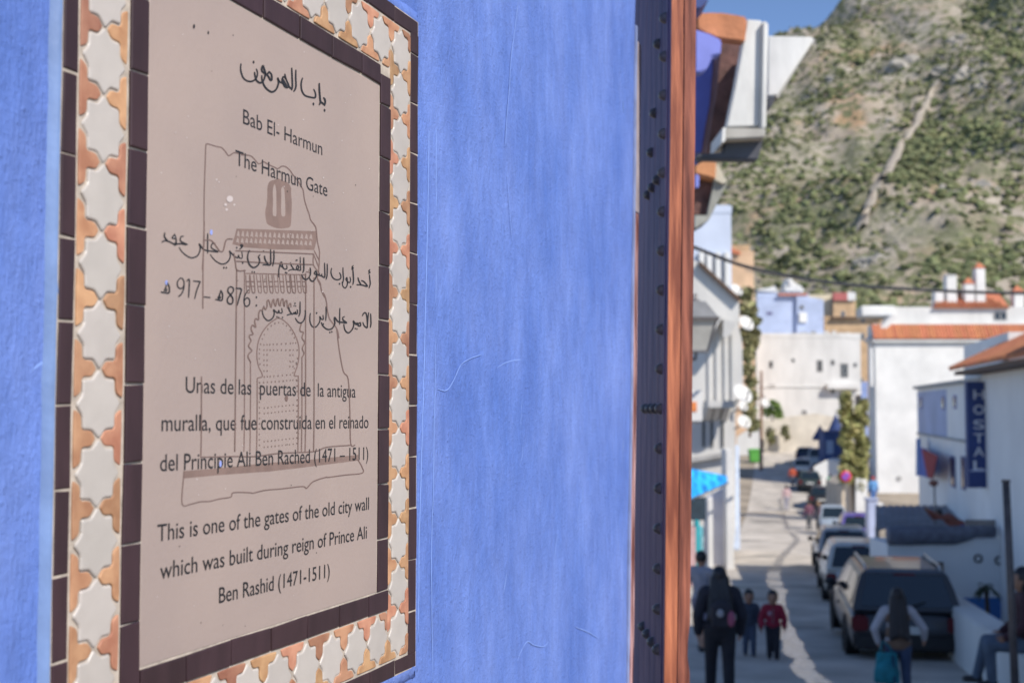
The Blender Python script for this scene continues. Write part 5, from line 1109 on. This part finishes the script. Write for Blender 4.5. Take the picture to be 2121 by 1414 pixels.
# dark blue parasols at the street end
for k, (pts, lab) in enumerate((([(1716, 866), (1730, 856), (1745, 882), (1748, 890), (1716, 888)], 'dark blue pointed parasol under the weathered white house'), ([(1680, 888), (1700, 880), (1716, 892), (1712, 906), (1684, 906)], 'lower dark blue parasol in front of the pointed one'))):
    d_ = 112 - k * 4; cx_ = sum(p[0] for p in pts) / 5; t = thing('parasol', lab, 'parasol', gp(cx_, d_), 0, 'dark blue parasols at the street end')
    top_ = at(pts[1][0], pts[1][1], d_); ed = at(cx_, pts[3][1], d_).z; r_ = (pts[3][0] - pts[0][0]) / 2 / F * d_; mb = MB(); c_ = Vector((at(cx_, 880, d_).x, d_, 0))
    n = 10; V = [(c_.x, d_, top_.z)] + [(c_.x + r_ * math.cos(2 * math.pi * i / n), d_ + r_ * math.sin(2 * math.pi * i / n), ed) for i in range(n)] + [(c_.x + r_ * math.cos(2 * math.pi * i / n), d_ + r_ * math.sin(2 * math.pi * i / n), ed - .22) for i in range(n)]
    mb.add(V, [(0, 1 + i, 1 + (i + 1) % n) for i in range(n)] + [(1 + i, 1 + n + i, 1 + n + (i + 1) % n, 1 + (i + 1) % n) for i in range(n)]); make('canopy', mb, M('parasol_navy', (.025, .05, .16), .8, .2, 2) if k == 0 else bpy.data.materials['parasol_navy'], t)
    mb = MB(); mb.tube([(c_.x, d_, gz(d_)), (c_.x, d_, top_.z)], .03, 8); make('pole', mb, zinc, t)
ht = thing('market_hut', 'dark blue market hut in the shade at the street end', 'hut', gp(1735, 104))
mb = MB(); x0, x1, z0, z1 = pxbox(1708, 1748, 895, 942, 104); mb.box(x0, x1, 104, 106, gz(104), z1); make('wall', mb, M('hut_blue', (.035, .07, .20), .7, .2, 1), ht)
mb = MB(); mb.box(x0 - .1, x1 + .1, 103.7, 106.1, z1, z1 + .12); make('roof', mb, navyp, ht)
mb = MB(); q = pxbox(1712, 1726, 912, 940, 103.95); mb.box(q[0], q[1], 103.93, 104, q[2], q[3]); make('door', mb, M('hut_light', (.25, .33, .48), .6, .1), ht)

# ------------------------------------------------------------------ cars
glassm = M('car_glass', (.012, .020, .026), .06, .1, 3, spec=.8)
tyre_m = M('tyre_rubber', (.015, .015, .016), .8, .1, 20); rim_m = M('alloy_rim', (.42, .42, .43), .3, .1, 20, metallic=.8)
plastic = M('black_plastic', (.018, .018, .02), .5, .2, 20); red_l = M('tail_lamp_red', (.13, .010, .016), .15, .1, 20); clear_l = M('lamp_glass', (.55, .56, .56), .1, .05, 20); plate_m = M('number_plate_white', (.62, .62, .58), .5, .05, 20)
def car_paint(name, c): return M(name, c, .36, .06, 2, coat=.3)
def car(name, label, loc, yaw, paint, L=4.4, W=1.74, H=1.45, style='hatch', rails=False, trimmat=None, group='cars parked along the right of the street'):
    """local frame: y forward, tail at y = -L/2"""
    t = thing(name, label, 'car', loc, yaw, group); hw = W / 2; gcl = .19; belt = H * .60; yb, yf = -L / 2, L / 2
    est = style == 'estate'
    #  y, half width factor, bottom z, shoulder z, top (centre) z
    st = [(yb, .86, .36, belt * .62, belt * .66), (yb + .06, .92, .30, belt * .90, belt * .95), (yb + .30, .985, gcl, belt * .97, belt * 1.03), (yb + L * .3, 1, gcl, belt, belt * 1.03), (0, 1, gcl, belt, belt * 1.03),
          (yf - L * .30, .995, gcl, belt * .97, belt * 1.02), (yf - L * .16, .965, gcl, belt * .90, belt * .95), (yf - .20, .90, .24, belt * .76, belt * .82), (yf - .05, .84, .30, belt * .60, belt * .64), (yf, .76, .36, belt * .48, belt * .50)]
    mb = MB(); V = []
    for y, f, zb, zs, zt_ in st:
        w_ = hw * f; half = [(w_ * .82, zb), (w_ * .97, zb + .10), (w_, zb + (zs - zb) * .55), (w_ * .985, zs - .05), (w_ * .93, zs), (w_ * .5, zt_)]
        V += [(-x, y, z) for x, z in half] + [(x, y, z) for x, z in half[::-1]]
    n = 12; mb.add(V, [(i * n + k, i * n + (k + 1) % n, (i + 1) * n + (k + 1) % n, (i + 1) * n + k) for i in range(len(st) - 1) for k in range(n)] + [tuple(range(n))[::-1], tuple((len(st) - 1) * n + k for k in range(n))])
    body = make('body', evaluated(mb, [('SUBSURF', dict(levels=2, render_levels=2))]), paint, t, local=True, smooth=True)
    # cabin
    y0 = yb + (.10 if est else .16); y1 = yb + (.42 if est else .62); y2 = yf - L * .46; y3 = yf - L * .26
    bw, tw = hw * .93, hw * .735; z0, z1 = belt * .98, H
    mb = MB(); ring = lambda ya, yb_, w_, z: [(-w_, ya, z), (w_, ya, z), (w_, yb_, z), (-w_, yb_, z)]
    rows = [ring(y0, y3, bw, z0), ring(y0 + (y1 - y0) * .5, y3 - (y3 - y2) * .52, bw - (bw - tw) * .48, z0 + (z1 - z0) * .52), ring(y1 - .02, y2 + .03, tw, z1 - .05), ring(y1 + .16, y2 - .18, tw * .80, z1)]
    Vv = [p for r_ in rows for p in r_]; mb.add(Vv, [(i * 4 + k, i * 4 + (k + 1) % 4, (i + 1) * 4 + (k + 1) % 4, (i + 1) * 4 + k) for i in range(3) for k in range(4)] + [(12, 13, 14, 15), (3, 2, 1, 0)])
    make('roof', mb, paint, t, local=True, bevel=.02)
    def lerp4(a, b, c, d_, u, v): a, b, c, d_ = map(Vector, (a, b, c, d_)); return a.lerp(b, u).lerp(d_.lerp(c, u), v)
    def pane(nm, a, b, c, d_, off, u0=.07, u1=.93, v0=.08, v1=.94):
        mb = MB(); o_ = Vector(off)
        g = [[lerp4(a, b, c, d_, u0 + (u1 - u0) * i / 4, v0 + (v1 - v0) * j / 3) + o_ for i in range(5)] for j in range(4)]
        mb.add([p for r_ in g for p in r_], [(j * 5 + i, j * 5 + i + 1, (j + 1) * 5 + i + 1, (j + 1) * 5 + i) for j in range(3) for i in range(4)])
        e = Vector(off).normalized() * .012; fr_ = [g[0][0], g[0][4], g[3][4], g[3][0]]; mb.prism([p - Vector(off) * .6 for p in fr_], e); return make(nm, mb, glassm, t, local=True)
    B, T_ = rows[0], rows[2]
    pane('rear_window', B[0], B[1], T_[1], T_[0], (0, -.014, .006), .07, .93, .12, .93); pane('windscreen', B[2], B[3], T_[3], T_[2], (0, .016, .010))
    for s, (a, b, c, d_) in ((1, (B[1], B[2], T_[2], T_[1])), (-1, (B[0], B[3], T_[3], T_[0]))):
        pane('side_window', a, b, c, d_, (s * .016, 0, .006), .10, .46, .14, .88); pane('side_window', a, b, c, d_, (s * .016, 0, .006), .50, .88, .14, .88)
    R_w = .31
    for s in (-1, 1):
        for y in (yb + L * .20, yf - L * .19):
            mb = MB(); mb.smooth = True; rot = Matrix.Rotation(s * math.pi / 2, 3, 'Y'); mb.lathe([(.19, -.10), (.29, -.10), (R_w, -.06), (R_w, .06), (.29, .10), (.20, .10), (.19, .07)], (s * (hw - .11), y, R_w), 24, rot)
            w_ = make('wheel', mb, tyre_m, t, local=True, smooth=True); mb = MB(); mb.lathe([(.0, .085), (.05, .085), (.06, .07), (.17, .085), (.20, .08), (.20, -.05), (0, -.05)], (s * (hw - .11), y, R_w), 20, rot); make('rim', mb, rim_m, w_, local=True, smooth=True)
            mb = MB(); mb.lathe([(.315, .0), (.375, .0), (.375, .02), (.315, .02)], (s * (hw - .010), y, R_w + .02), 24, rot); make('wheel_arch', mb, plastic, t, local=True)
    def rb(nm, x0, x1, ya, yb_, za, zb_, m_, bev=.02): mb = MB(); mb.box(x0, x1, ya, yb_, za, zb_); return make(nm, mb, m_, t, local=True, bevel=bev)
    rb('rear_bumper', -hw * .93, hw * .93, yb - .07, yb + .22, .30, .56, plastic if not trimmat else trimmat, .05); rb('front_bumper', -hw * .86, hw * .86, yf - .22, yf + .05, .24, .46, plastic, .05)
    zl = belt * .90
    for s in (-1, 1):
        rb('tail_lamp', *(sorted((s * hw * .66, s * hw * .95))), yb - .015, yb + .13, zl - .22, zl + .01, red_l, .03)
        mb = MB(); mb.ball((s * hw * .62, yf - .07, belt * .62), (.16, .10, .09), 12, 8); make('headlamp', mb, clear_l, t, local=True, smooth=True)
        mb = MB(); mb.ball((s * (hw + .07), y3 - .30, belt + .05), (.10, .06, .07), 10, 6); mb.tube([(s * (hw - .1), y3 - .30, belt), (s * (hw + .05), y3 - .30, belt + .03)], .02, 6); make('mirror', mb, plastic, t, local=True, smooth=True)
        rb('door_handle', *(sorted((s * hw * .97, s * (hw + .02)))), -.25, -.08, belt * .80, belt * .83, plastic, .005)
        if rails: mb = MB(); mb.tube([(s * tw * .88, y1 + .1, H - .02), (s * tw * .88, y1 + .18, H + .05), (s * tw * .88, y2 - .2, H + .05), (s * tw * .88, y2 - .1, H - .03)], .018, 8); make('roof_rail', mb, rim_m, t, local=True)
    rb('number_plate', -.26, .26, yb - .082 if False else yb - .025, yb + .03, belt * .62, belt * .62 + .115, plate_m, .004)
    rb('brake_lamp', -.16, .16, y1 - .05, y1 + .01, H - .085, H - .05, red_l, .004)
    mb = MB(); mb.tube([(0, y0 - .02, z0 + .08), (.28, y0 + .02, z0 + .16)], .010, 6); make('wiper', mb, plastic, t, local=True)
    return t
YAW = -math.atan(.2)
def park(px, d, *a, **k): g = gp(px, d); return (g.x, d, g.z)
dk = car('parked_car', 'dark charcoal estate car with a wide rear window, nearest in the parked row', park(1838, 21.6), YAW * .9, car_paint('charcoal_paint', (.030, .032, .038)), 4.5, 1.76, 1.47, 'estate', rails=True)
car('parked_car', 'cream white car with purple glints in its rear window, between the charcoal and silver cars', park(1766, 31.2), YAW, car_paint('cream_paint', (.56, .55, .50)), 4.1, 1.68, 1.42)
car('parked_car', 'silver hatchback with a red high brake lamp, rear in full sun', park(1738, 40.2), YAW, car_paint('silver_paint', (.42, .42, .41)), 4.2, 1.70, 1.46)
car('parked_car', 'deep purple car half hidden behind the silver hatchback', park(1770, 56), YAW, car_paint('purple_paint', (.10, .075, .30)), 4.0, 1.66, 1.45)
car('parked_car', 'pale blue grey car facing the camera with round pale lamps', park(1722, 68), YAW + math.pi, car_paint('blue_grey_paint', (.30, .35, .40)), 3.7, 1.55, 1.48)
car('parked_car', 'black car with a grey roof glare behind the plum dressed walker', park(1697, 88), YAW, car_paint('black_paint', (.020, .022, .026)), 4.2, 1.72, 1.46)
car('parked_car', 'dark green black car further up the row, red lamps showing', park(1674, 97), YAW, car_paint('green_black_paint', (.030, .045, .042)), 4.2, 1.72, 1.46)
car('parked_car', 'dark blue car at the upper bend, beyond the white car', park(1668, 113), YAW * 1.4, car_paint('dark_blue_paint', (.03, .04, .09)), 4.2, 1.72, 1.46)
car('parked_car', 'tall white van parked beside the dark blue parasols', park(1694, 109), YAW * 1.4, car_paint('van_white', (.52, .52, .50)), 4.3, 1.8, 1.85)
car('parked_car', 'white saloon car with red tail lamps ahead of the dark green black car', park(1662, 105), YAW * 1.3, car_paint('white_paint', (.62, .61, .58)), 4.2, 1.72, 1.46)
# ------------------------------------------------------------------ people
skin_m = M('skin', (.42, .23, .15), .55, .08, 8); skin_d = M('skin_tanned', (.30, .16, .10), .55, .08, 8); hair_m = M('black_hair', (.012, .010, .012), .45, .3, 14, stretch=(1, 1, .15)); hair_b = M('brown_hair', (.16, .09, .045), .5, .3, 14)
eye_m = M('eye_dark', (.02, .015, .015), .2)
def cloth(n, c, v=.14): return M(n, c, .85, v, 9, .0035, 22)
shoe_m = M('dark_shoe', (.03, .028, .03), .6, .2)
def remesh(mb, vox): return evaluated(mb, [('REMESH', dict(mode='VOXEL', voxel_size=vox)), ('SMOOTH', dict(iterations=3, factor=.5))])
def person(label, loc, yaw, h, top, bottom, skin=None, hair=None, style='short', child=False, legs=((0, 0), (0, 0)), arms=None, sleeves='long', shorts=False, robe=None, lean=0.0, seated=False, vox=.014, hair_len=.30, hair_w=1.0, shoes=None, scarf=None, hips=1.0, group=None, headturn=0.0, bulk=1.0):
    """local frame: faces +y. legs: ((dy left foot, dx), (dy right foot, dx)) in body heights; arms: per side (elbow offset, hand offset) from the shoulder in heights"""
    skin = skin or skin_m; t = thing('person', label, 'person', loc, yaw, group); H = h
    hr = .088 * H if child else .066 * H; hz_ = H - hr * 1.30; neck = hz_ - hr * 1.35; sh = neck - .025 * H; hip = (.50 if not child else .47) * H; kn = hip * .52; sw = (.118 if not child else .112) * H
    tilt = lambda p: Vector((p[0], p[1] + (p[2] - hip) * math.sin(lean) if p[2] > hip else p[1], hip + (p[2] - hip) * math.cos(lean) if p[2] > hip else p[2]))
    if seated: pass
    B = MB(); P = {}
    P['hd'] = tilt((0, .012 * H, hz_)); P['nk'] = tilt((0, 0, neck)); P['ch'] = tilt((0, 0, sh - .05 * H)); P['wa'] = tilt((0, 0, hip + .10 * H)); P['hp'] = Vector((0, 0, hip))
    rh = Matrix.Rotation(headturn, 3, 'Z')
    def head(mb):
        c = P['hd']; mb.ball(c, (hr * .80, hr * .96, hr * 1.22), 16, 12); mb.ball(c + rh @ Vector((0, hr * .35, -hr * .62)), (hr * .52, hr * .55, hr * .60), 12, 8)
        mb.ball(c + rh @ Vector((0, hr * .98, -hr * .20)), (hr * .13, hr * .20, hr * .22), 8, 6)
        for s in (-1, 1): mb.ball(c + rh @ Vector((s * hr * .82, -.02 * hr, -hr * .15)), (hr * .10, hr * .18, hr * .28), 8, 6)
    head(B); B.capsule(P['nk'] - Vector((0, 0, .03 * H)), P['hd'] - Vector((0, 0, hr * .6)), .036 * H, .033 * H)
    def torso(mb, g):
        mb.ball(P['ch'], (.098 * H + g, .058 * H + g, .085 * H + g), 14, 10); mb.ball(P['ch'].lerp(P['wa'], .5), (.088 * H + g, .056 * H + g, .10 * H + g), 14, 10); mb.ball(P['wa'], (.078 * H + g, .052 * H + g, .08 * H + g), 14, 10)
        for s in (-1, 1): mb.capsule(P['nk'] - Vector((0, 0, .02 * H)), tilt((s * sw * .86, 0, sh - .008 * H)), .034 * H + g, .038 * H + g)
    def pelvis(mb, g): mb.ball(P['hp'] + Vector((0, -.006 * H, .015 * H)), ((.088 * H + g) * hips, .062 * H + g, .078 * H + g), 14, 10)
    arms = arms or (((.035, .0, -.165), (.05, .06, -.31)), ((.035, 0, -.165), (.05, .06, -.31))); A = []
    for s, (e, w_) in zip((-1, 1), arms):
        S_ = tilt((s * sw, 0, sh - .012 * H)); E_ = S_ + Vector((s * e[0], e[1], e[2])) * H; W_ = S_ + Vector((s * w_[0], w_[1], w_[2])) * H; A.append((s, S_, E_, W_))
    def arm(mb, g, fore=True):
        for s, S_, E_, W_ in A:
            mb.capsule(S_, E_, .030 * H + g, .024 * H + g)
            if fore: mb.capsule(E_, W_, .024 * H + g, .017 * H + g)
    Lg = []
    for s, (dy, dx) in zip((-1, 1), legs):
        hp_ = Vector((s * .052 * H * hips, 0, hip - .01 * H)); an = Vector((s * (.050 + dx) * H, dy * H, .042 * H + max(0, -dy) * .16 * H))
        if seated: kn_ = Vector((s * .075 * H, .235 * H, hip - .01 * H)); an = Vector((s * (.07 + dx) * H, (.25 + dy) * H, hip - .245 * H))
        else: kn_ = hp_.lerp(an, .48) + Vector((0, .018 * H, 0))
        Lg.append((s, hp_, kn_, an))
    def leg(mb, g, calf=True):
        for s, a, b, c in Lg:
            mb.capsule(a, b, .052 * H + g, .036 * H + g)
            if calf: mb.capsule(b, c, .036 * H + g, .022 * H + g * (1.4 if g else 1))
    def feet(mb, g, side=None):
        for s, a, b, c in Lg:
            if side and s != side: continue
            mb.capsule(c + Vector((0, -.012 * H, -.018 * H)), c + Vector((s * .008 * H, .075 * H, -.026 * H)), .024 * H + g, .017 * H + g)
    torso(B, 0); pelvis(B, 0); arm(B, 0); leg(B, 0); feet(B, 0)
    for s, S_, E_, W_ in A:                                  # palm joined in, fingers below
        d_ = (W_ - E_).normalized(); B.capsule(W_, W_ + d_ * .038 * H, .017 * H, .021 * H)
    body = remesh(B, vox)
    for s, S_, E_, W_ in A:
        d_ = (W_ - E_).normalized(); x_ = Vector((0, 1, 0)); x_ = (x_ - d_ * x_.dot(d_)).normalized() if abs(d_.y) < .95 else Vector((1, 0, 0)); cu = d_.cross(x_) * (-s)
        k_ = W_ + d_ * .050 * H
        for i, ln in enumerate((.036, .042, .040, .031)):
            r0 = k_ + x_ * (.0155 - i * .0105) * H; m1 = r0 + d_ * ln * .55 * H; m2 = m1 + (d_ * .8 + cu * .6).normalized() * ln * .5 * H
            body.tube([r0 - d_ * .012 * H, m1, m2], [.0056 * H, .0050 * H, .0042 * H], 6)
        r0 = W_ + d_ * .015 * H + x_ * .015 * H; body.tube([r0, r0 + (d_ * .7 + x_ * .7) * .022 * H, r0 + (d_ * .95 + x_ * .5) * .042 * H], [.0072 * H, .0062 * H, .0048 * H], 6)
    make('body', body, skin, t, local=True, smooth=True, fix=False)
    for s in (-1, 1):
        mb = MB(); mb.ball(P['hd'] + rh @ Vector((s * hr * .33, hr * .80, hr * .02)), (hr * .11, hr * .08, hr * .07), 8, 6); make('eye', mb, eye_m, t, local=True, smooth=True)
    mb = MB(); mb.ball(P['hd'] + rh @ Vector((0, hr * .84, -hr * .58)), (hr * .22, hr * .08, hr * .05), 8, 6); make('mouth', mb, M('lip', (.30, .10, .09), .5) if 'lip' not in bpy.data.materials else bpy.data.materials['lip'], t, local=True, smooth=True)
    g = .011 * H * bulk
    if robe:
        mb = MB(); torso(mb, g); arm(mb, g); pelvis(mb, g); mb.capsule(Vector((0, 0, hip)), Vector((0, 0, .10 * H)), .085 * H, .115 * H, 14); make('robe', remesh(mb, vox), robe, t, local=True, smooth=True, fix=False)
    else:
        mb = MB(); torso(mb, g); mb.ball(P['hp'] + Vector((0, 0, .035 * H)), ((.088 * H + g) * hips, .062 * H + g, .06 * H + g), 14, 10)
        if sleeves: arm(mb, g, sleeves == 'long')
        make('top', remesh(mb, vox), top, t, local=True, smooth=True, fix=False)
        mb = MB(); pelvis(mb, g * .7); leg(mb, g * .7, not shorts); make('trousers', remesh(mb, vox), bottom, t, local=True, smooth=True, fix=False)
    for s in (-1, 1): mb = MB(); feet(mb, .005 * H, s); make('shoe', remesh(mb, vox), shoes or shoe_m, t, local=True, smooth=True, fix=False)
    c = P['hd']; mb = MB(); hm = hair or hair_m
    if style != 'none':
        mb.ball(c + Vector((0, -hr * .10, hr * .26)), (hr * .90, hr * 1.0, hr * 1.06), 16, 12)
        if style == 'long':
            mb.ball(c + Vector((0, -hr * .34, -hr * .5)), (hr * .95, hr * .74, hr * 1.2), 14, 10); e_ = c + Vector((0, -.030 * H, -hair_len * H)); e_.y = min(e_.y, P['ch'].y - .082 * H)
            for q in (-1, -.35, .35, 1): mb.capsule(c + Vector((q * hr * .6, -hr * .45, -hr * .2)), e_ + Vector((q * hr * .95 * hair_w, -.012 * H, .03 * H * (1 - abs(q)))), hr * .55, hr * .40)
        r_ = remesh(mb, vox * .85)
        if style in ('short', 'long'):                       # cut the face free
            keep = MB(); keep.smooth = True
            for f_ in r_.f:
                ce = sum((Vector(r_.v[i]) for i in f_), Vector()) / len(f_) - c; ce = rh.inverted() @ ce
                if not (ce.y > hr * .40 and ce.z < hr * .55): keep.f.append(f_); keep.m.append(0); keep.sm.append(True)
            keep.v = r_.v; r_ = keep
        make('hair', r_, hm, t, local=True, smooth=True, fix=False)
    if scarf:
        mb = MB(); mb.ball(c + Vector((0, -hr * .12, hr * .15)), (hr * 1.05, hr * 1.05, hr * 1.2), 14, 10); mb.capsule(c + Vector((0, -hr * .2, -hr * .8)), P['nk'] + Vector((0, -.01 * H, -.06 * H)), hr * .85, hr * 1.15); r_ = remesh(mb, vox); keep = MB(); keep.v = r_.v
        for f_ in r_.f:
            ce = sum((Vector(r_.v[i]) for i in f_), Vector()) / len(f_) - c
            if not (ce.y > hr * .55 and -hr * .8 < ce.z < hr * .5 and abs(ce.x) < hr * .7): keep.f.append(f_); keep.m.append(0); keep.sm.append(True)
        make('headscarf', keep, scarf, t, local=True, smooth=True, fix=False)
    return t, P, A, H
def stand(px, d): g = gp(px, d); return (g.x, g.y, g.z)
PY = -math.atan(.17)
# woman with backpack
w1, P1, A1_, H1 = person('person with long black hair and dark clothes walking away, wearing a small backpack', stand(1487, 15.9), PY + .1, 1.62, cloth('navy_black_jacket', (.020, .020, .030)), cloth('black_jeans', (.018, .018, .024)), style='long', hair_len=.30, hair_w=1.35, legs=((.10, .015), (-.09, .01)), hips=1.2, bulk=1.9,
    arms=(((.05, -.02, -.165), (.045, .05, -.30)), ((.05, -.02, -.165), (.045, .05, -.30))))
def pack(name, label, cat, parent_pt, yaw, sx, sy, sz, m, pocket, group=None):
    t = thing(name, label, cat, parent_pt, yaw, group); mb = MB(); mb.ball((0, 0, sz * .5), (sx * .5, sy * .5, sz * .5), 14, 10); mb.box(-sx * .40, sx * .40, -sy * .42, sy * .42, sz * .08, sz * .78); make('bag', remesh(mb, .014), m, t, local=True, smooth=True, fix=False)
    return t
rotp = Matrix.Rotation(PY + .1, 3, 'Z'); base = Vector(stand(1487, 15.9)) + rotp @ (P1['wa'] + Vector((0, -.20, -.10)))
bk = pack('backpack', 'small black backpack with a pink side pocket on the long haired walker', 'backpack', base, PY + .1, .30, .17, .36, M('black_canvas', (.028, .026, .034), .8, .2), None)
mb = MB(); mb.ball((.115, -.06, .13), (.05, .045, .10), 10, 8); make('pink_pocket', mb, M('pink_canvas', (.34, .09, .15), .8, .1), bk, local=True, smooth=True)
mb = MB(); mb.ball((-.02, -.085, .20), (.045, .02, .05), 10, 8); make('white_patch', mb, M('pale_patch', (.40, .40, .42), .7), bk, local=True, smooth=True)
for s in (-1, 1): mb = MB(); mb.tube([(s * .09, .05, .34), (s * .11, .15, .44), (s * .11, .24, .36)], .014, 6); make('strap', mb, bpy.data.materials['black_canvas'], bk, local=True)
person('child in a grey blue jacket and jeans walking beside the child in red', stand(1547, 20.0), PY + math.pi + .2, 1.05, cloth('grey_blue_jacket', (.045, .058, .085)), cloth('child_jeans', (.065, .085, .13)), skin=skin_d, child=True, legs=((.06, 0), (-.05, 0)), bulk=1.7)
rd, Pr, Ar, Hr = person('child in a dark red jacket and black trousers on the street', stand(1596, 19.6), PY + math.pi, 1.07, cloth('dark_red_jacket', (.26, .012, .035)), cloth('black_trousers', (.018, .018, .026)), skin=skin_d, child=True, legs=((.03, 0), (-.03, 0)), bulk=1.9, arms=(((.055, 0, -.15), (.05, .05, -.26)), ((.055, 0, -.15), (.05, .05, -.26))))
mb = MB(); mb.ball(Pr['ch'] + Vector((.05, .085, -.03)), (.03, .012, .035), 10, 6); make('chest_badge', mb, M('pale_badge', (.45, .30, .36), .7), rd, local=True, smooth=True)
mb = MB(); mb.tube([Pr['ch'] + Vector((0, .088, .05)), Pr['wa'] + Vector((0, .085, -.05))], .006, 6); make('zip', mb, zinc, rd, local=True)
person('person in a grey shirt and shorts half hidden by the gate leaf', stand(1449, 20.6), PY - .5, 1.62, cloth('grey_shirt', (.30, .30, .34)), cloth('grey_shorts', (.20, .19, .25)), style='short', sleeves='short', shorts=True, legs=((.07, 0), (-.08, 0)), arms=(((.05, .01, -.16), (.08, .08, -.29)), ((.10, .02, -.14), (.17, .10, -.22))))
person('person in a long dark robe and pinkish headscarf by the stall', stand(1463, 43.0), PY + .6, 1.50, None, None, robe=cloth('dark_brown_robe', (.055, .042, .042)), style='none', scarf=cloth('pink_scarf', (.48, .27, .26)), vox=.02)
# girl with the teal bag
g_loc = stand(1852, 15.1)
gt, Pg, Ag, Hg = person('person with very long dark hair, white sleeves and a tan vest, behind the charcoal car', g_loc, PY + .05, 1.36, cloth('white_knit', (.46, .44, .46)), cloth('blue_jeans', (.045, .065, .12)), style='long', hair_len=.34, hair_w=1.1, legs=((.08, .01), (-.09, .01)), hips=1.15, hair=M('dark_brown_hair', (.022, .015, .014), .5, .3, 14, stretch=(1, 1, .15)),
    arms=(((.085, -.02, -.15), (.045, .03, -.27)), ((.10, -.03, -.14), (.115, .05, -.235))))
mb = MB(); mb.ball(Pg['ch'], (.098 * Hg + .026, .058 * Hg + .026, .10 * Hg), 14, 10); mb.ball(Pg['wa'], (.088 * Hg + .024, .056 * Hg + .024, .12 * Hg), 14, 10); mb.ball(Pg['hp'] + Vector((0, 0, .02)), (.10 * Hg + .024, .066 * Hg + .024, .075 * Hg), 14, 10)
make('vest', remesh(mb, .014), cloth('tan_vest', (.19, .115, .075)), gt, local=True, smooth=True, fix=False)
Rg = Matrix.Rotation(PY + .05, 3, 'Z'); hand = Vector(g_loc) + Rg @ (Ag[0][3])
bt = thing('tote_bag', 'teal cloth bag held by the long haired person in a tan vest', 'bag', hand + Vector((.06, -.12, -.46)), PY)
mb = MB(); mb.hexa([(-.15, -.06, 0), (.15, -.06, 0), (.15, .07, 0), (-.15, .07, 0), (-.11, -.02, .36), (.12, -.02, .36), (.12, .02, .36), (-.11, .02, .36)]); mb.ball((0, -.03, .12), (.155, .085, .13), 14, 10)
make('bag', remesh(mb, .014), cloth('teal_cloth', (.018, .21, .25), .25), bt, local=True, smooth=True, fix=False)
for s in (-1, 1): mb = MB(); mb.tube([(-.07, s * .02, .35), (-.06, s * .02, .44), (-.05, .0, .485), (.03, s * .02, .44), (.07, s * .02, .35)], .009, 6); make('handle', mb, bpy.data.materials['teal_cloth'], bt, local=True)
mb = MB(); mb.hexa([(.06, -.115, .02), (.10, -.115, .02), (.10, -.10, .02), (.06, -.10, .02), (.05, -.06, .33), (.09, -.06, .33), (.09, -.03, .33), (.05, -.03, .33)]); make('dark_band', mb, cloth('dark_teal', (.01, .07, .11)), bt, local=True)
# seated at the right edge
y = 13.6; zt_ = EZ - (2.6 + (y - 13.7) * .0575); H_ = 1.62
person('person in dark red and blue jeans sitting on the low parapet behind the dark post', (5.62 + (y - 13.7) * .196 - .10, y, zt_ - .50 * H_ + .085 * H_ * .7), math.pi / 2 - .25, H_, cloth('maroon_black_top', (.045, .014, .020)), cloth('washed_jeans', (.085, .115, .16)), skin=skin_d, style='long', hair_len=.16, seated=True, legs=((-.03, 0), (.05, 0)), arms=(((.03, .02, -.16), (-.01, .13, -.24)), ((.03, .03, -.16), (-.01, .13, -.24))))
# on the terrace
tz = at(1960, 1092, 30.5).z
person('person in a rust brown top and blue trousers bending forward on the terrace', (at(1990, 1090, 29).x, 29.0, at(1985, 1100, 29).z - .55), math.pi / 2, 1.35, cloth('rust_top', (.22, .075, .055)), cloth('bright_blue_trousers', (.030, .075, .30)), skin=skin_d, style='short', lean=1.05, vox=.02, arms=(((.0, .17, .02), (-.03, .30, .12)), ((.0, .17, -.02), (-.03, .28, .10))))
tl = thing('terrace_lamp', 'short dark lamp post with a rusty round head on the terrace', 'lamp', at(1938, 1090, 29.3))
mb = MB(); p0, p1 = at(1938, 1085, 29.3), at(1935, 1006, 29.3); mb.tube([p0, p1], .022, 8); make('stem', mb, iron, tl)
mb = MB(); mb.smooth = True; mb.ball(at(1934, 1000, 29.3), (.11, .09, .08), 12, 8); make('lamp_head', mb, M('rusty_metal', (.20, .085, .065), .7, .2), tl, smooth=True)
# further down the street
person('person in a plum top and grey trousers standing by the parked cars', stand(1673, 72), PY + .3, 1.68, cloth('plum_top', (.14, .055, .085)), cloth('charcoal_trousers', (.07, .075, .085)), vox=.025)
person('person with light brown hair and dark clothes next to the plum dressed walker', stand(1692, 73), PY + .2, 1.62, cloth('dark_navy_coat', (.03, .032, .05)), cloth('dark_trousers_b', (.045, .045, .05)), hair=hair_b, style='long', hair_len=.10, vox=.025)
person('person in a pale pink top and pale grey trousers walking up the far street', stand(1627, 86), PY + .2, 1.75, cloth('pale_pink_top', (.55, .38, .38)), cloth('pale_grey_trousers', (.34, .33, .38)), vox=.03)
person('person in an orange red top far up the street beside the cars', stand(1640, 98), PY, 1.7, cloth('orange_red_top', (.52, .10, .05)), cloth('slate_trousers', (.12, .13, .17)), vox=.03)
person('person in a bright green top between the parked cars and the white wall', (gp(1718, 89).x, 89, gz(89) + .55), PY, 1.6, cloth('bright_green_top', (.02, .36, .19)), cloth('dark_trousers', (.05, .05, .05)), vox=.03)
person('person in sky blue with a red cap standing above the lavender pillar', (gp(1806, 75).x, 75, gz(75) + 1.25), PY, 1.66, cloth('sky_blue_top', (.14, .33, .62)), cloth('blue_trousers', (.10, .20, .45)), vox=.03, hair=cloth('red_cap', (.50, .07, .06)))
for o in list(bpy.data.meshes):
    if o.users == 0: bpy.data.meshes.remove(o)
